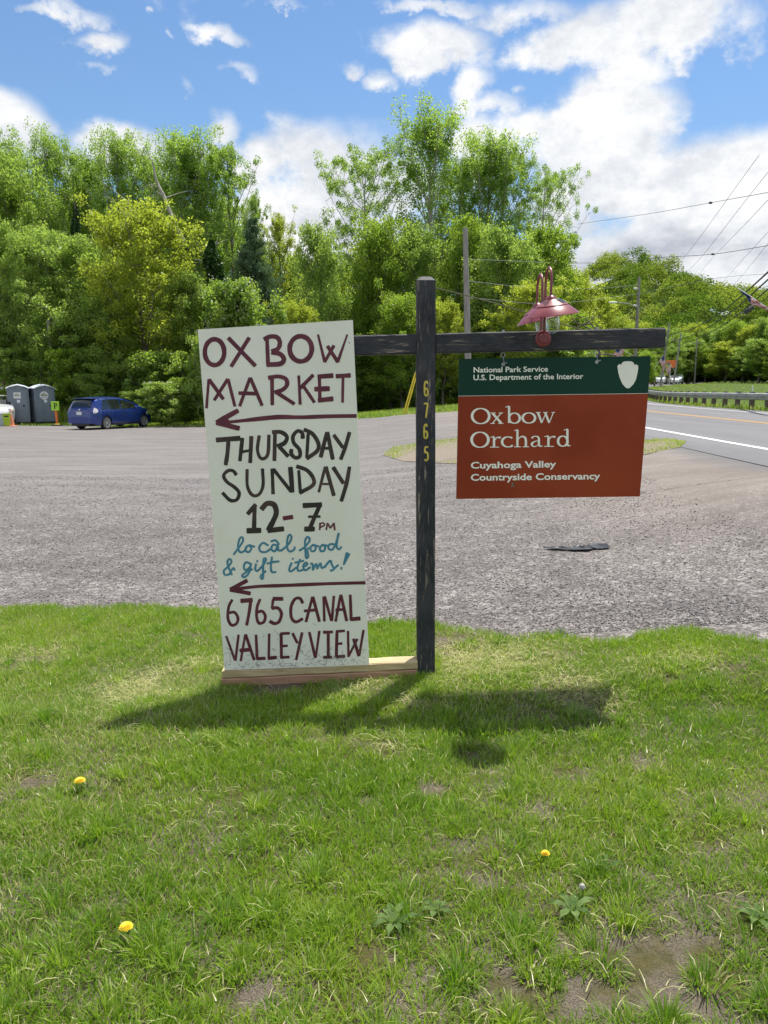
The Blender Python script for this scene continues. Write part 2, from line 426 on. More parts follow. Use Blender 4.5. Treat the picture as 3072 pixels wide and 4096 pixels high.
def asphalt_material():
    m = bpy.data.materials.new('asphalt_road'); m.use_nodes = True
    T = NT(m.node_tree); b = T.n['Principled BSDF']; b.inputs['Roughness'].default_value = .85; b.inputs['Specular IOR Level'].default_value = .3
    co = T.new('ShaderNodeTexCoord').outputs['Object']; n = T.noise(T.mapping(co, (1, .12, 1)), 1.1, 5, .6); f = T.noise(co, 60, 3, .6); g = T.noise(co, 3, 5, .6)
    c = T.mix(T.smooth(n, .3, .7), (.125, .122, .128), (.17, .166, .172))
    c = T.mix(T.math('MULTIPLY', T.smooth(f, .3, .7), .35), c, (.22, .216, .22)); c = T.mix(T.math('MULTIPLY', T.smooth(g, .5, .8), .4), c, (.10, .097, .10))
    T.put(b.inputs['Base Color'], c)
    bp = T.new('ShaderNodeBump', i_Height=f); bp.inputs['Distance'].default_value = .004; T.put(b.inputs['Normal'], bp.outputs[0]); return m
M['asphalt'] = asphalt_material()
M['line_white'] = mat('white_road_paint', (.6, .6, .58), (.78, .78, .76), 8, .7, lo=.3, hi=.6)
M['line_yellow'] = mat('yellow_road_paint', (.50, .27, .07), (.62, .36, .09), 8, .7, lo=.3, hi=.6)

def grid_sheet(name, xs, ys, zf, m, **kw):
    X, Y = np.meshgrid(xs, ys); Z = zf(X, Y); ny, nx = X.shape
    V = np.stack([X.ravel(), Y.ravel(), Z.ravel()], 1)
    i = np.arange(ny-1)[:, None]*nx+np.arange(nx-1)[None, :]; i = i.ravel()
    return mesh_np(name, V, np.stack([i, i+1, i+nx+1, i+nx], 1), m, smooth=True, **kw)
# ridge line of the wooded hill: (u, v) of its tree tops in the view
RIDGE_U = np.array([0, 900, 1180, 1250, 1300, 1350, 1400, 1450, 1500, 1550, 1600, 1659, 1760, 1950, 2300, 3000.]) * V2S
RIDGE_V = np.array([740, 700, 625, 600, 555, 543, 549, 580, 622, 646, 650, 650, 660, 655, 690, 740.]) * V2S
RIDGE_Y = 370.
def ridge_h(x):
    u = CX + FPX*1.03*np.asarray(x)/RIDGE_Y
    v = np.interp(u, RIDGE_U, RIDGE_V)
    dy = (CY-v)/FPX; el = (-sp+dy*cp)/(cp+dy*sp)
    return EYE+el*RIDGE_Y-7.0
def hill_z(x, y):
    base = H(x, np.minimum(y, 329.)); base = np.where(y > 180, np.minimum(base, 3.2), base)
    k = np.clip((y-205)/(RIDGE_Y-205), 0, 1)**1.15
    k = k*(1-.4*sst(RIDGE_Y, RIDGE_Y+150, y))
    return base+(ridge_h(x)-3)*k
xs = np.concatenate([np.linspace(-1500, -120, 12), np.arange(-110, -20, 6), np.arange(-20, 30, 1.0), np.arange(30, 420, 7), np.linspace(440, 1500, 14)])
ys = np.concatenate([np.linspace(-60, 0, 12), np.arange(1, 62, 1.5), np.arange(64, 200, 4), np.arange(203, 540, 9), np.linspace(560, 1800, 10)])
g = grid_sheet('ground', xs, ys, lambda X, Y: hill_z(X, Y)-.07, M['meadow']); tag(g, kind='structure')

def strip(name, ys, off0, off1, dz, m, n=3, **kw):
    ys = np.asarray(ys, float); cx = road_x(ys); s = road_s(ys); nrm = np.sqrt(1+s*s); rows = []
    for k in np.linspace(0, 1, n):
        o0 = off0(ys) if callable(off0) else off0; o1 = off1(ys) if callable(off1) else off1
        o = o0+(o1-o0)*k; rows.append(np.stack([cx+o/nrm, ys-o*s/nrm, road_z(ys)+dz+0*ys], 1))
    V = np.stack(rows, 1).reshape(-1, 3); i = (np.arange(len(ys)-1)[:, None]*n+np.arange(n-1)[None, :]).ravel()
    return mesh_np(name, V, np.stack([i, i+1, i+n+1, i+n], 1), m, **kw)
ry = np.concatenate([np.arange(-40, 60, 1.), np.arange(60, 320, 3.)])
road = strip('road', ry, -4.9, 4.75, 0, M['asphalt'], 7); tag(road, 'grey two lane asphalt road curving away to the right', kind='structure')
strip('edge_line', ry, -3.86, -3.72, .005, M['line_white'], 2, parent=road)
strip('edge_line', ry, 3.52, 3.65, .005, M['line_white'], 2, parent=road)
for o in (-.14, .06): strip('centre_line', ry, o, o+.09, .005, M['line_yellow'], 2, parent=road)

# gravel parking lot: from behind the lawn to the foot of the trees
def lot_far(x): return np.interp(x, [-60, -22, -16, -9, -4, 0, 4, 8, 12], [52, 44, 41.5, 41, 38.5, 35.0, 36, 38, 40]) + .35*np.sin(x*1.7)
nx, ny = 130, 120
X = np.concatenate([np.linspace(-60, -8, 45), np.linspace(-7.5, 14, nx-45)]); V = np.zeros((ny, nx, 3))
for j, x in enumerate(X):
    t = np.linspace(0, 1, ny)**1.6; yy = 2.0+(lot_far(x)-2.0)*t
    xr = np.minimum(x, road_x(yy)-4.55*np.sqrt(1+road_s(yy)**2)-.0*yy+ (0.002*j))
    V[:, j, 0] = xr; V[:, j, 1] = yy; V[:, j, 2] = H(xr, yy)+.012
i = (np.arange(ny-1)[:, None]*nx+np.arange(nx-1)[None, :]).ravel()
lot = mesh_np('parking_lot', V.reshape(-1, 3), np.stack([i, i+1, i+nx+1, i+nx], 1), M['gravel'], smooth=True)
tag(lot, 'worn grey gravel parking lot behind the signs', kind='structure')

# lawn: soil sheet up to a ragged edge, in world metres
EDGE = [gv(u, v) for u, v in ((-500, 1318), (-250, 1322), (0, 1318), (100, 1313), (220, 1318), (330, 1311), (470, 1328), (640, 1338), (790, 1352), (900, 1352), (1000, 1358), (1120, 1386), (1200, 1382), (1290, 1386), (1400, 1374), (1500, 1368), (1659, 1394), (1900, 1410), (2300, 1430))]
EX = np.array([p.x for p in EDGE]); EYv = np.array([p.y for p in EDGE])
def lawn_edge(x): return np.interp(x, EX, EYv) + .035*np.sin(x*9.1)+.02*np.sin(x*23+1)
xx = np.arange(-7, 6.3, .06); ny = 60; V = np.zeros((ny, len(xx), 3))
rs = np.random.RandomState(3)
for j, x in enumerate(xx):
    yy = -3+(lawn_edge(x)+3)*np.linspace(0, 1, ny)
    V[:, j, 0] = x; V[:, j, 1] = yy; V[:, j, 2] = H(x, yy)+.022+.008*np.sin(x*5.3+yy*3.1)*np.sin(yy*6.7-x*2)
    V[-1, j, 2] -= .02
i = (np.arange(ny-1)[:, None]*len(xx)+np.arange(len(xx)-1)[None, :]).ravel()
lawn = mesh_np('lawn', V.reshape(-1, 3), np.stack([i, i+1, i+len(xx)+1, i+len(xx)], 1), M['soil'], smooth=True)
tag(lawn, 'bare soil and thatch under the foreground grass', kind='structure')

# ------------------------------------------------------------------ grass blades
def grassmat():
    m = bpy.data.materials.new('grass_blades'); m.use_nodes = True
    T = NT(m.node_tree); T.n.clear()
    a = T.new('ShaderNodeAttribute', attribute_name='tone').outputs['Fac']
    dry = T.new('ShaderNodeAttribute', attribute_name='dry').outputs['Fac']
    col = T.mix(a, (.11, .255, .012), (.37, .50, .038)); col = T.mix(dry, col, (.60, .55, .32))
    d = T.new('ShaderNodeBsdfDiffuse', i_0=col); t = T.new('ShaderNodeBsdfTranslucent', i_0=T.mix(1.0, col, (1.15, 1.2, .75), 'MULTIPLY'))
    s = T.new('ShaderNodeMixShader', i_0=.45, i_1=d.outputs[0], i_2=t.outputs[0])
    g = T.new('ShaderNodeBsdfGlossy', i_0=(1, 1, 1)); g.inputs['Roughness'].default_value = .32
    s2 = T.new('ShaderNodeMixShader', i_0=.02, i_1=s.outputs[0], i_2=g.outputs[0])
    T.l.new(s2.outputs[0], T.new('ShaderNodeOutputMaterial').inputs[0]); return m
M['grass'] = grassmat()
def blades(P, h, w, lean, az, face, tone, dry, curl):
    "P (N,3) roots -> verts, tris, attributes"
    N = len(P); dx, dy = np.cos(az), np.sin(az); fx, fy = np.cos(face), np.sin(face)
    def lvl(k): 
        up = h*k*np.cos(lean*k*curl); out = h*np.sin(lean)*(k**1.5)
        c = P.copy(); c[:, 0] += dx*out; c[:, 1] += dy*out; c[:, 2] += up; return c
    b, mm, tp = lvl(0), lvl(.55), lvl(1.)
    W = np.stack([fx*w/2, fy*w/2, 0*w], 1)
    V = np.stack([b-W, b+W, mm+W*.8, mm-W*.8, tp], 1).reshape(-1, 3)
    o = (np.arange(N)*5)[:, None]
    Fc = np.concatenate([o+np.array([[0, 1, 2]]), o+np.array([[0, 2, 3]]), o+np.array([[3, 2, 4]])], 1).reshape(-1, 3)
    at5 = lambda a: np.repeat(a, 5)
    return V, Fc, {'tone': at5(tone), 'dry': at5(dry)}
def vnoise(x, y, f, seed):
    "cheap smooth value noise"
    r = np.random.RandomState(seed); G = r.rand(256, 256)
    a, b = x*f+50.3, y*f+71.7; i, j = np.floor(a).astype(int), np.floor(b).astype(int); s, t = a-i, b-j
    s = s*s*(3-2*s); t = t*t*(3-2*t); q = lambda p, k: G[p % 256, k % 256]
    return (q(i, j)*(1-s)+q(i+1, j)*s)*(1-t)+(q(i, j+1)*(1-s)+q(i+1, j+1)*s)*t
BARE = [(1385, 2085, 105, 40, 1.1), (1450, 2160, 110, 45, .9), (1120, 2140, 60, 45, .8), (1290, 2180, 90, 40, .8), (1180, 2055, 45, 20, .9), (1560, 2150, 80, 40, .6), (1490, 2060, 60, 18, .7), (1190, 1985, 30, 12, .5),
        (935, 1722, 26, 12, .8), (780, 1742, 22, 10, .6), (545, 2175, 60, 22, .8), (1385, 1655, 36, 20, .8), (1235, 1690, 50, 14, .7), (1180, 1765, 26, 14, .8), (1195, 1795, 25, 12, .6),
        (75, 1706, 45, 9, .6), (640, 1905, 45, 18, .6), (820, 1640, 26, 16, .7), (600, 1500, 70, 12, .45), (800, 2085, 40, 15, .6), (1080, 1930, 50, 10, .4), (830, 1990, 50, 8, .3), (880, 2190, 50, 20, .5), (350, 2120, 40, 10, .3), (700, 1730, 30, 8, .3), (1540, 1850, 40, 12, .3), (1000, 1640, 45, 12, .4), (60, 2110, 40, 12, .3),
        (950, 1400, 28, 20, .7), (1000, 1385, 40, 9, .6), (620, 1490, 60, 8, .8), (60, 1440, 50, 10, .5), (1430, 1480, 40, 8, .4), (1600, 1450, 40, 8, .4), (1350, 1380, 60, 8, .5), (1550, 2010, 40, 10, .3), (200, 1980, 40, 14, .3)]
BW = []
for (u, v, a, b, s) in BARE:
    p = gv(u, v); q = gv(u+a, v); r = gv(u, v-b); BW.append((p.x, p.y, abs(q.x-p.x)+.01, abs(r.y-p.y)+.01, s))
DRYZ = []
for (u, v, a, b, s) in [(330, 1500, 130, 32, .75), (420, 1460, 70, 30, .6), (1080, 1440, 150, 40, .55), (1250, 1500, 90, 40, .6), (970, 1440, 60, 40, .5), (760, 1500, 60, 20, .5), (200, 1570, 90, 26, .12), (430, 1620, 80, 25, .15), (860, 1630, 80, 25, .3), (70, 1420, 90, 20, .25), (1450, 1440, 150, 30, .3), (60, 1700, 80, 20, .1), (900, 1530, 60, 18, .4)]:
    p = gv(u, v); q = gv(u+a, v); r = gv(u, v-b); DRYZ.append((p.x, p.y, abs(q.x-p.x), abs(r.y-p.y), s))
def field_of(x, y, L):
    f = np.zeros_like(x)
    for (cx_, cy_, a, b, s) in L: f = np.maximum(f, s*np.exp(-(((x-cx_)/a)**2+((y-cy_)/b)**2)))
    return f
def lawn_grass():
    r = np.random.RandomState(11); N = 780000
    y = .75+4.75*r.rand(N)**1.0; hw = .53*y+.55; x = (r.rand(N)*2-1)*hw
    # thin out to even ground density
    keep = r.rand(N) < (hw/hw.max())*1.0
    x, y = x[keep], y[keep]
    ok = y < lawn_edge(x)+.03*(r.rand(len(x))-.3); x, y = x[ok], y[ok]
    bare = field_of(x, y, BW); n1 = vnoise(x, y, 9, 1); n2 = vnoise(x, y, 28, 2); n3 = vnoise(x, y, 2.3, 5)
    dens = .62+.75*n1*n2+.25*n3 - 1.55*bare*(.6+.9*n1)
    edge = np.clip((lawn_edge(x)-y)/.12, 0, 1); dens *= .45+.55*edge
    # keep clear of the timbers at the foot of the board and of the post
    inb = (x > -.80) & (x < .20) & (y > 3.655) & (y < 3.79)
    dens[inb] = 0
    k = r.rand(len(x)) < dens*1.0; x, y, bare, n1, n2, n3 = [q[k] for q in (x, y, bare, n1, n2, n3)]
    N = len(x); z = H(x, y)+.012
    dryf = field_of(x, y, DRYZ); tuft = vnoise(x, y, 6.5, 9)
    h = (.022+.030*r.rand(N)+.034*tuft**2*r.rand(N))*(1-.35*np.clip(bare, 0, 1))*(1-.35*dryf); h += .02*(vnoise(x, y, 3.1, 14) > .72)*r.rand(N)
    lean = .25+.75*r.rand(N)**1.3+.35*dryf; az_t = None; az = r.rand(N)*6.283+1.2*vnoise(x, y, 4, 4); face = r.rand(N)*3.1416
    w = .0022+.0022*r.rand(N)
    tone = np.clip(.10+.65*vnoise(x, y, 1.7, 21)*.7+.45*(r.rand(N)-.35)+.15*(n2-.5), 0, 1)
    pd = .055+.22*vnoise(x, y, 1.1, 31)**2*1.3+.75*dryf+.25*np.clip(bare, 0, 1); dry = np.where(r.rand(N) < pd, .45+.55*r.rand(N), .08*r.rand(N)+.25*dryf*r.rand(N))
    V, Fc, A = blades(np.stack([x, y, z], 1), h, w, lean, az, face, tone, dry, 1.0)
    print('blades', N)
    return mesh_np('grass', V, Fc, M['grass'], attr=A)
tag(lawn_grass(), 'short mown green grass with dry patches in the foreground', 'grass', kind='stuff')
def tufts():
    r = np.random.RandomState(19); K = 1150; yt = .9+4.2*r.rand(K); xt = (r.rand(K)*2-1)*(.53*yt+.4); k = (yt < lawn_edge(xt)-.03) & (r.rand(K) > .5*field_of(xt, yt, DRYZ)) & (r.rand(K) > 1.1*field_of(xt, yt, BW)) & ~((xt > -.85) & (xt < .25) & (yt > 3.6) & (yt < 3.85)); xt, yt = xt[k], yt[k]; K = len(xt)
    n = 85; size = .02+.045*r.rand(K); i = np.repeat(np.arange(K), n); a = r.rand(K*n)*6.283; q = r.rand(K*n)**.6; x = xt[i]+np.cos(a)*q*size[i]; y = yt[i]+np.sin(a)*q*size[i]
    hK = .038+.045*r.rand(K)**1.8; tK = r.rand(K); h = hK[i]*(.6+.5*r.rand(K*n)); lean = .15+.95*q*(.5+.6*r.rand(K*n)); w = .0022+.0022*r.rand(K*n)
    tone = np.clip(.55*tK[i]+.5*(r.rand(K*n)-.4), 0, 1); dry = np.where(r.rand(K*n) < .07, .7, .04)
    V, Fc, A = blades(np.stack([x, y, H(x, y)+.014], 1), h, w, lean, a, a+1.57+r.randn(K*n)*.4, tone, dry, 1.0)
    return mesh_np('grass_tufts', V, Fc, M['grass'], attr=A)
tag(tufts(), 'taller fresh green tufts rising out of the mown lawn', 'grass', kind='stuff')
def clippings():
    r = np.random.RandomState(5); P = []; N = 5200
    wz = np.array([d[4]**1.5*d[2]*d[3] for d in DRYZ]); zs = r.choice(len(DRYZ), N, p=wz/wz.sum()); cxy = np.array([(d[0], d[1], d[2], d[3]) for d in DRYZ])[zs]
    x = cxy[:, 0]+r.randn(N)*cxy[:, 2]*.6; y = cxy[:, 1]+r.randn(N)*cxy[:, 3]*.6
    n2 = 4200; x = np.concatenate([x, (r.rand(n2)*2-1)*3]); y = np.concatenate([y, 1.0+3.6*r.rand(n2)]); N = len(x)
    ok = (y < lawn_edge(x)-.05) & ~((y > 3.6) & (y < 3.9) & (x > -1.15) & (x < .3)); x, y = x[ok], y[ok]; N = len(x)
    z = H(x, y)+.022+.03*r.rand(N); L = .025+.04*r.rand(N); L[:60] += .05; w = .0013+.0017*r.rand(N); a = r.rand(N)*6.283
    d = np.stack([np.cos(a), np.sin(a), (r.rand(N)-.5)*.5], 1)*(L/2)[:, None]; s = np.stack([-np.sin(a), np.cos(a), 0*a], 1)*(w/2)[:, None]
    c = np.stack([x, y, z], 1); mid = c.copy(); mid[:, 2] += L*.12
    V = np.stack([c-d-s, c-d+s, mid+s, mid-s, c+d+s*.4, c+d-s*.4], 1).reshape(-1, 3); o = (np.arange(N)*6)[:, None]
    Fc = np.concatenate([o+np.array([[0, 1, 2, 3]]), o+np.array([[3, 2, 4, 5]])], 1).reshape(-1, 4)
    return mesh_np('grass_clippings', V, Fc, M['grass'], attr={'tone': np.repeat(.5+.5*r.rand(N), 6), 'dry': np.repeat(.55+.45*r.rand(N), 6)})
tag(clippings(), 'pale dried grass clippings strewn over the lawn', 'grass clippings', kind='stuff')

def patch_grass(name, n, sampler, hmin, hmax, w, seed, label, drymean=.15):
    r = np.random.RandomState(seed); x, y = sampler(r, n); N = len(x); z = H(x, y)
    h = hmin+(hmax-hmin)*r.rand(N)*(.4+.6*vnoise(x, y, .9, seed)); ton = np.clip(.25+.6*vnoise(x, y, .35, seed+1)+.4*(r.rand(N)-.5), 0, 1)
    V, Fc, A = blades(np.stack([x, y, z], 1), h, w*(.6+.8*r.rand(N)), .2+.6*r.rand(N), r.rand(N)*6.28, r.rand(N)*3.14, ton, np.where(r.rand(N) < drymean, .8, .1), 1.)
    return tag(mesh_np(name, V, Fc, M['grass'], attr=A), label, 'grass', kind='stuff')
def verge(r, n):
    x = -26+38*r.rand(n); y = lot_far(x)+ (r.rand(n)**1.1)*20-.1; k = (x < road_x(y)-6.5); return x[k], y[k]
patch_grass('verge_grass', 60000, verge, .06, .26, .03, 41, 'strip of mown grass between the gravel lot and the trees', .12)
def behind_rail(r, n):
    y = 14+r.rand(n)**1.5*150; d = 4.9+r.rand(n)**1.6*(6+.35*y); s = road_s(y); return road_x(y)+d*np.sqrt(1+s*s), y
patch_grass('roadside_grass', 52000, behind_rail, .10, .38, .035, 43, 'tall weedy grass growing under and behind the guardrail', .2)
def nearroad(r, n):
    y = 38+r.rand(n)*60; d = -5.1-r.rand(n)**1.5*5; s = road_s(y); return road_x(y)+d*np.sqrt(1+s*s), y
patch_grass('shoulder_grass', 14000, nearroad, .06, .3, .03, 47, 'grass along the near shoulder of the road', .2)

# island of soil, stones and grass in the lot
def blob_sheet(name, pts, dz, m, n=8):
    c = sum(pts, Vector())/len(pts); V = []; Fs = []; N = len(pts)
    for k in range(n+1):
        for p in pts:
            q = c.lerp(p, k/n); V.append((q.x, q.y, Hf(q.x, q.y)+dz+.03*(1-(k/n)**2)))
    for k in range(n):
        for i in range(N): Fs.append((k*N+i, k*N+(i+1) % N, (k+1)*N+(i+1) % N, (k+1)*N+i))
    return mesh_np(name, V, Fs, m, smooth=True)
M['island'] = ground_material('stony_soil', dirt=(.20, .165, .125), dirt2=(.34, .29, .24), green=(.09, .11, .035), green2=(.13, .14, .05), gmix=.33, scale=.9, fine=14)
isl = [gv(u, v) for u, v in ((828, 985), (850, 968), (905, 958), (985, 948), (1100, 940), (1200, 945), (1290, 970), (1250, 1000), (1100, 1008), (960, 1003), (870, 998))]
tag(blob_sheet('traffic_island', isl, .02, M['island']), 'low stony island of soil in the gravel lot', kind='structure')
isl2 = [gv(u, v) for u, v in ((1300, 985), (1380, 957), (1440, 952), (1482, 957), (1470, 968), (1400, 983), (1340, 995))]
tag(blob_sheet('verge_corner', isl2, .02, M['island']), 'corner of soil between driveway and road', kind='structure')
def in_poly(x, y, P):
    ins = np.zeros(len(x), bool); n = len(P)
    for i in range(n):
        a, b = P[i], P[(i+1) % n]
        c = ((a.y > y) != (b.y > y)) & (x < (b.x-a.x)*(y-a.y)/(b.y-a.y+1e-9)+a.x); ins ^= c
    return ins
def island_s(poly, top):
    def f(r, n):
        xs_ = [p.x for p in poly]; ys_ = [p.y for p in poly]
        x = min(xs_)+r.rand(n)*(max(xs_)-min(xs_)); y = min(ys_)+r.rand(n)*(max(ys_)-min(ys_)); k = in_poly(x, y, poly)
        if top: k &= (vnoise(x, y, .8, 3)+(y-min(ys_))/(max(ys_)-min(ys_))) > .95
        return x[k], y[k]
    return f
patch_grass('island_grass', 20000, island_s(isl, True), .03, .12, .012, 51, 'thin grass on the stony island in the lot', .3)
patch_grass('corner_grass', 9000, island_s(isl2, False), .03, .12, .012, 53, 'thin grass patch beside the driveway mouth', .3)

# loose stones on the lot, near the lawn
def stones():
    r = np.random.RandomState(8); N = 52000
    y = 4.2+9.5*r.rand(N)**1.7; x = (r.rand(N)*2-1)*(.53*y+.4)
    k = (y > lawn_edge(x)-.02) & (x < road_x(y)-6.2); k &= (vnoise(x, y, 1.2, 61) > .28) | (r.rand(N) < .4)
    xi, yi = island_s(isl, False)(r, 9000); x = np.concatenate([x[k], xi]); y = np.concatenate([y[k], yi]); N = len(x)
    s = (.0032+.0065*r.rand(N)**2.2)*(1+.045*(y-5)); z = H(x, y)+.012+s*.35
    base = np.array([(1, 0, 0), (0, 1, 0), (-1, 0, 0), (0, -1, 0), (0, 0, .75), (0, 0, -.75)], float)
    a = r.rand(N)*6.28; j = 1+.45*(r.rand(N, 6, 1)-.5)
    B = base[None]*j; X_ = B[:, :, 0]*np.cos(a)[:, None]-B[:, :, 1]*np.sin(a)[:, None]*.7; Y_ = B[:, :, 0]*np.sin(a)[:, None]+B[:, :, 1]*np.cos(a)[:, None]*.7
    V = np.stack([x[:, None]+X_*s[:, None], y[:, None]+Y_*s[:, None], z[:, None]+(B[:, :, 2]*.75+.25*X_*0)*s[:, None]], 2).reshape(-1, 3)
    f = np.array([(0, 1, 4), (1, 2, 4), (2, 3, 4), (3, 0, 4), (1, 0, 5), (2, 1, 5), (3, 2, 5), (0, 3, 5)])
    Fc = ((np.arange(N)*6)[:, None, None]+f[None]).reshape(-1, 3)
    m = bpy.data.materials.new('loose_stone'); m.use_nodes = True; T = NT(m.node_tree); b = T.n['Principled BSDF']; b.inputs['Roughness'].default_value = .85
    T.put(b.inputs['Base Color'], T.mix(T.new('ShaderNodeAttribute', attribute_name='tone').outputs['Fac'], (.10, .09, .092), (.50, .48, .47)))
    return mesh_np('gravel', V, Fc, m, attr={'tone': np.repeat(np.clip(.8*r.rand(N)**2.4, 0, 1), 6)})
tag(stones(), 'loose grey and pale stones lying on the lot', 'gravel', kind='stuff')
# ------------------------------------------------------------------ signs
PY = 3.66                                       # front face of the post
def q4(us, Y): return [at(u, v, Y) for u, v in us]
def slab(mb, corners, Y0, Y1, m=0, bev=0.0):
    "corners (x,z) of a quad, extruded y0..y1"
    mb.prism([(c.x, c.z) for c in corners], Y0, Y1, m)

def timber(name, p, q, Y0, Y1, wz, m, ends=.004, axis='x', seed=0, n=14, top=None):
    "sawn timber from p to q (x,z centre line), slightly uneven edges, chamfered"
    r = np.random.RandomState(seed); mb = MB(); hy = (Y1-Y0)/2; cyy = (Y0+Y1)/2; hz = wz/2; c = .005
    prof = [(-hy+c, -hz), (hy-c, -hz), (hy, -hz+c), (hy, hz-c), (hy-c, hz), (-hy+c, hz), (-hy, hz-c), (-hy, -hz+c)]
    P, Q = Vector((p[0], 0, p[1])), Vector((q[0], 0, q[1])); d = (Q-P).normalized(); side = Vector((-d.z, 0, d.x))
    V = []; k = len(prof)
    for i in range(n+1):
        t = i/n; b = P.lerp(Q, t); s = 1-(.02 if i in (0, n) else 0); 
        for (a, bb) in prof:
            j = r.randn(2)*.0007
            V.append(tuple(b+side*(bb*s+j[0])+Vector((0, cyy+a*s+j[1], 0))))
    Fs = [(i*k+a, i*k+(a+1) % k, (i+1)*k+(a+1) % k, (i+1)*k+a) for i in range(n) for a in range(k)]
    Fs += [tuple(range(k))[::-1], tuple(n*k+a for a in range(k))]
    Vn = [Vector(v) for v in V]
    # outward winding check is not needed: two-sided shading
    mb.add(V, Fs); 
    return mb, m
# post with chamfered cap
post = empty('sign_post', (at(1705, 2722, PY).x, PY+.044, 0))
tag(post, 'black painted timber post with a crossbeam and yellow house number 6 7 6 5', 'sign post')
def wloc(o, parent):      # keep world coordinates of a mesh built in world space
    o.parent = parent; o.matrix_parent_inverse = Matrix.Translation(-Vector(parent.location)); return o
pb, pt = at(1705.5, 2722, PY), at(1703.5, 1120, PY)
W2 = .0448
mb = MB(); ring = []
def sq(cx_, z, h, ch=.006):
    cyy = PY+.0445
    return [(cx_-h+ch, cyy-h, z), (cx_+h-ch, cyy-h, z), (cx_+h, cyy-h+ch, z), (cx_+h, cyy+h-ch, z), (cx_+h-ch, cyy+h, z), (cx_-h+ch, cyy+h, z), (cx_-h, cyy+h-ch, z), (cx_-h, cyy-h+ch, z)]
rp = np.random.RandomState(4)
lv = []
for i in range(15):
    t = i/14; lv.append(sq(pb.x+(pt.x-pb.x)*t+rp.randn()*.0006, -.12+(pt.z+.12)*t, W2+rp.randn()*.0004))
lv.append(sq(pt.x, pt.z+.018, W2-.02)); V = [p for l in lv for p in l]; k = 8
Fs = [(i*k+a, i*k+(a+1) % k, (i+1)*k+(a+1) % k, (i+1)*k+a) for i in range(len(lv)-1) for a in range(k)]+[tuple((len(lv)-1)*k+a for a in range(k))]
mb.add(V, Fs); wloc(mb.build('post', M['black_wood_v']), post)
# crossbeam: two arms butted against the post so that the lap joint shows
bl, br = at(1378, (727+766)/2*V2S, PY+.01), at(2663, (710+748.5)/2*V2S, PY+.01)
bh = .0905
mid = post.location.x
def beam_z(x): return bl.z+(br.z-bl.z)*(x-bl.x)/(br.x-bl.x)
bx0 = bl.x-.14
cb, m_ = timber('crossbeam', (bx0, beam_z(bx0)), (mid-W2+.008, beam_z(mid-W2)), PY+.010, PY+.093, bh, None, seed=2)
cb2, m_ = timber('crossbeam', (mid+W2-.011, beam_z(mid+W2)), (br.x, br.z), PY+.010, PY+.093, bh, None, seed=3, n=18)
cb.add(cb2.v, cb2.f); wloc(cb.build('crossbeam', M['black_wood_h']), post)
# flat-head bolts on the joint
for (u, v, r_) in ((1716, 1385, .006), (1718, 1450, .004), (1668, 1352, .003)):
    mb = MB(); c = at(u, v, PY); mb.lathe([(r_, 0), (r_*.9, .0015), (0.0001, .002)], 10, 0, Matrix.Translation((c.x, PY-.0005, c.z)) @ Matrix.Rotation(math.pi/2, 4, 'X'))
    wloc(mb.build('bolt_head', M['dark_metal']), post)

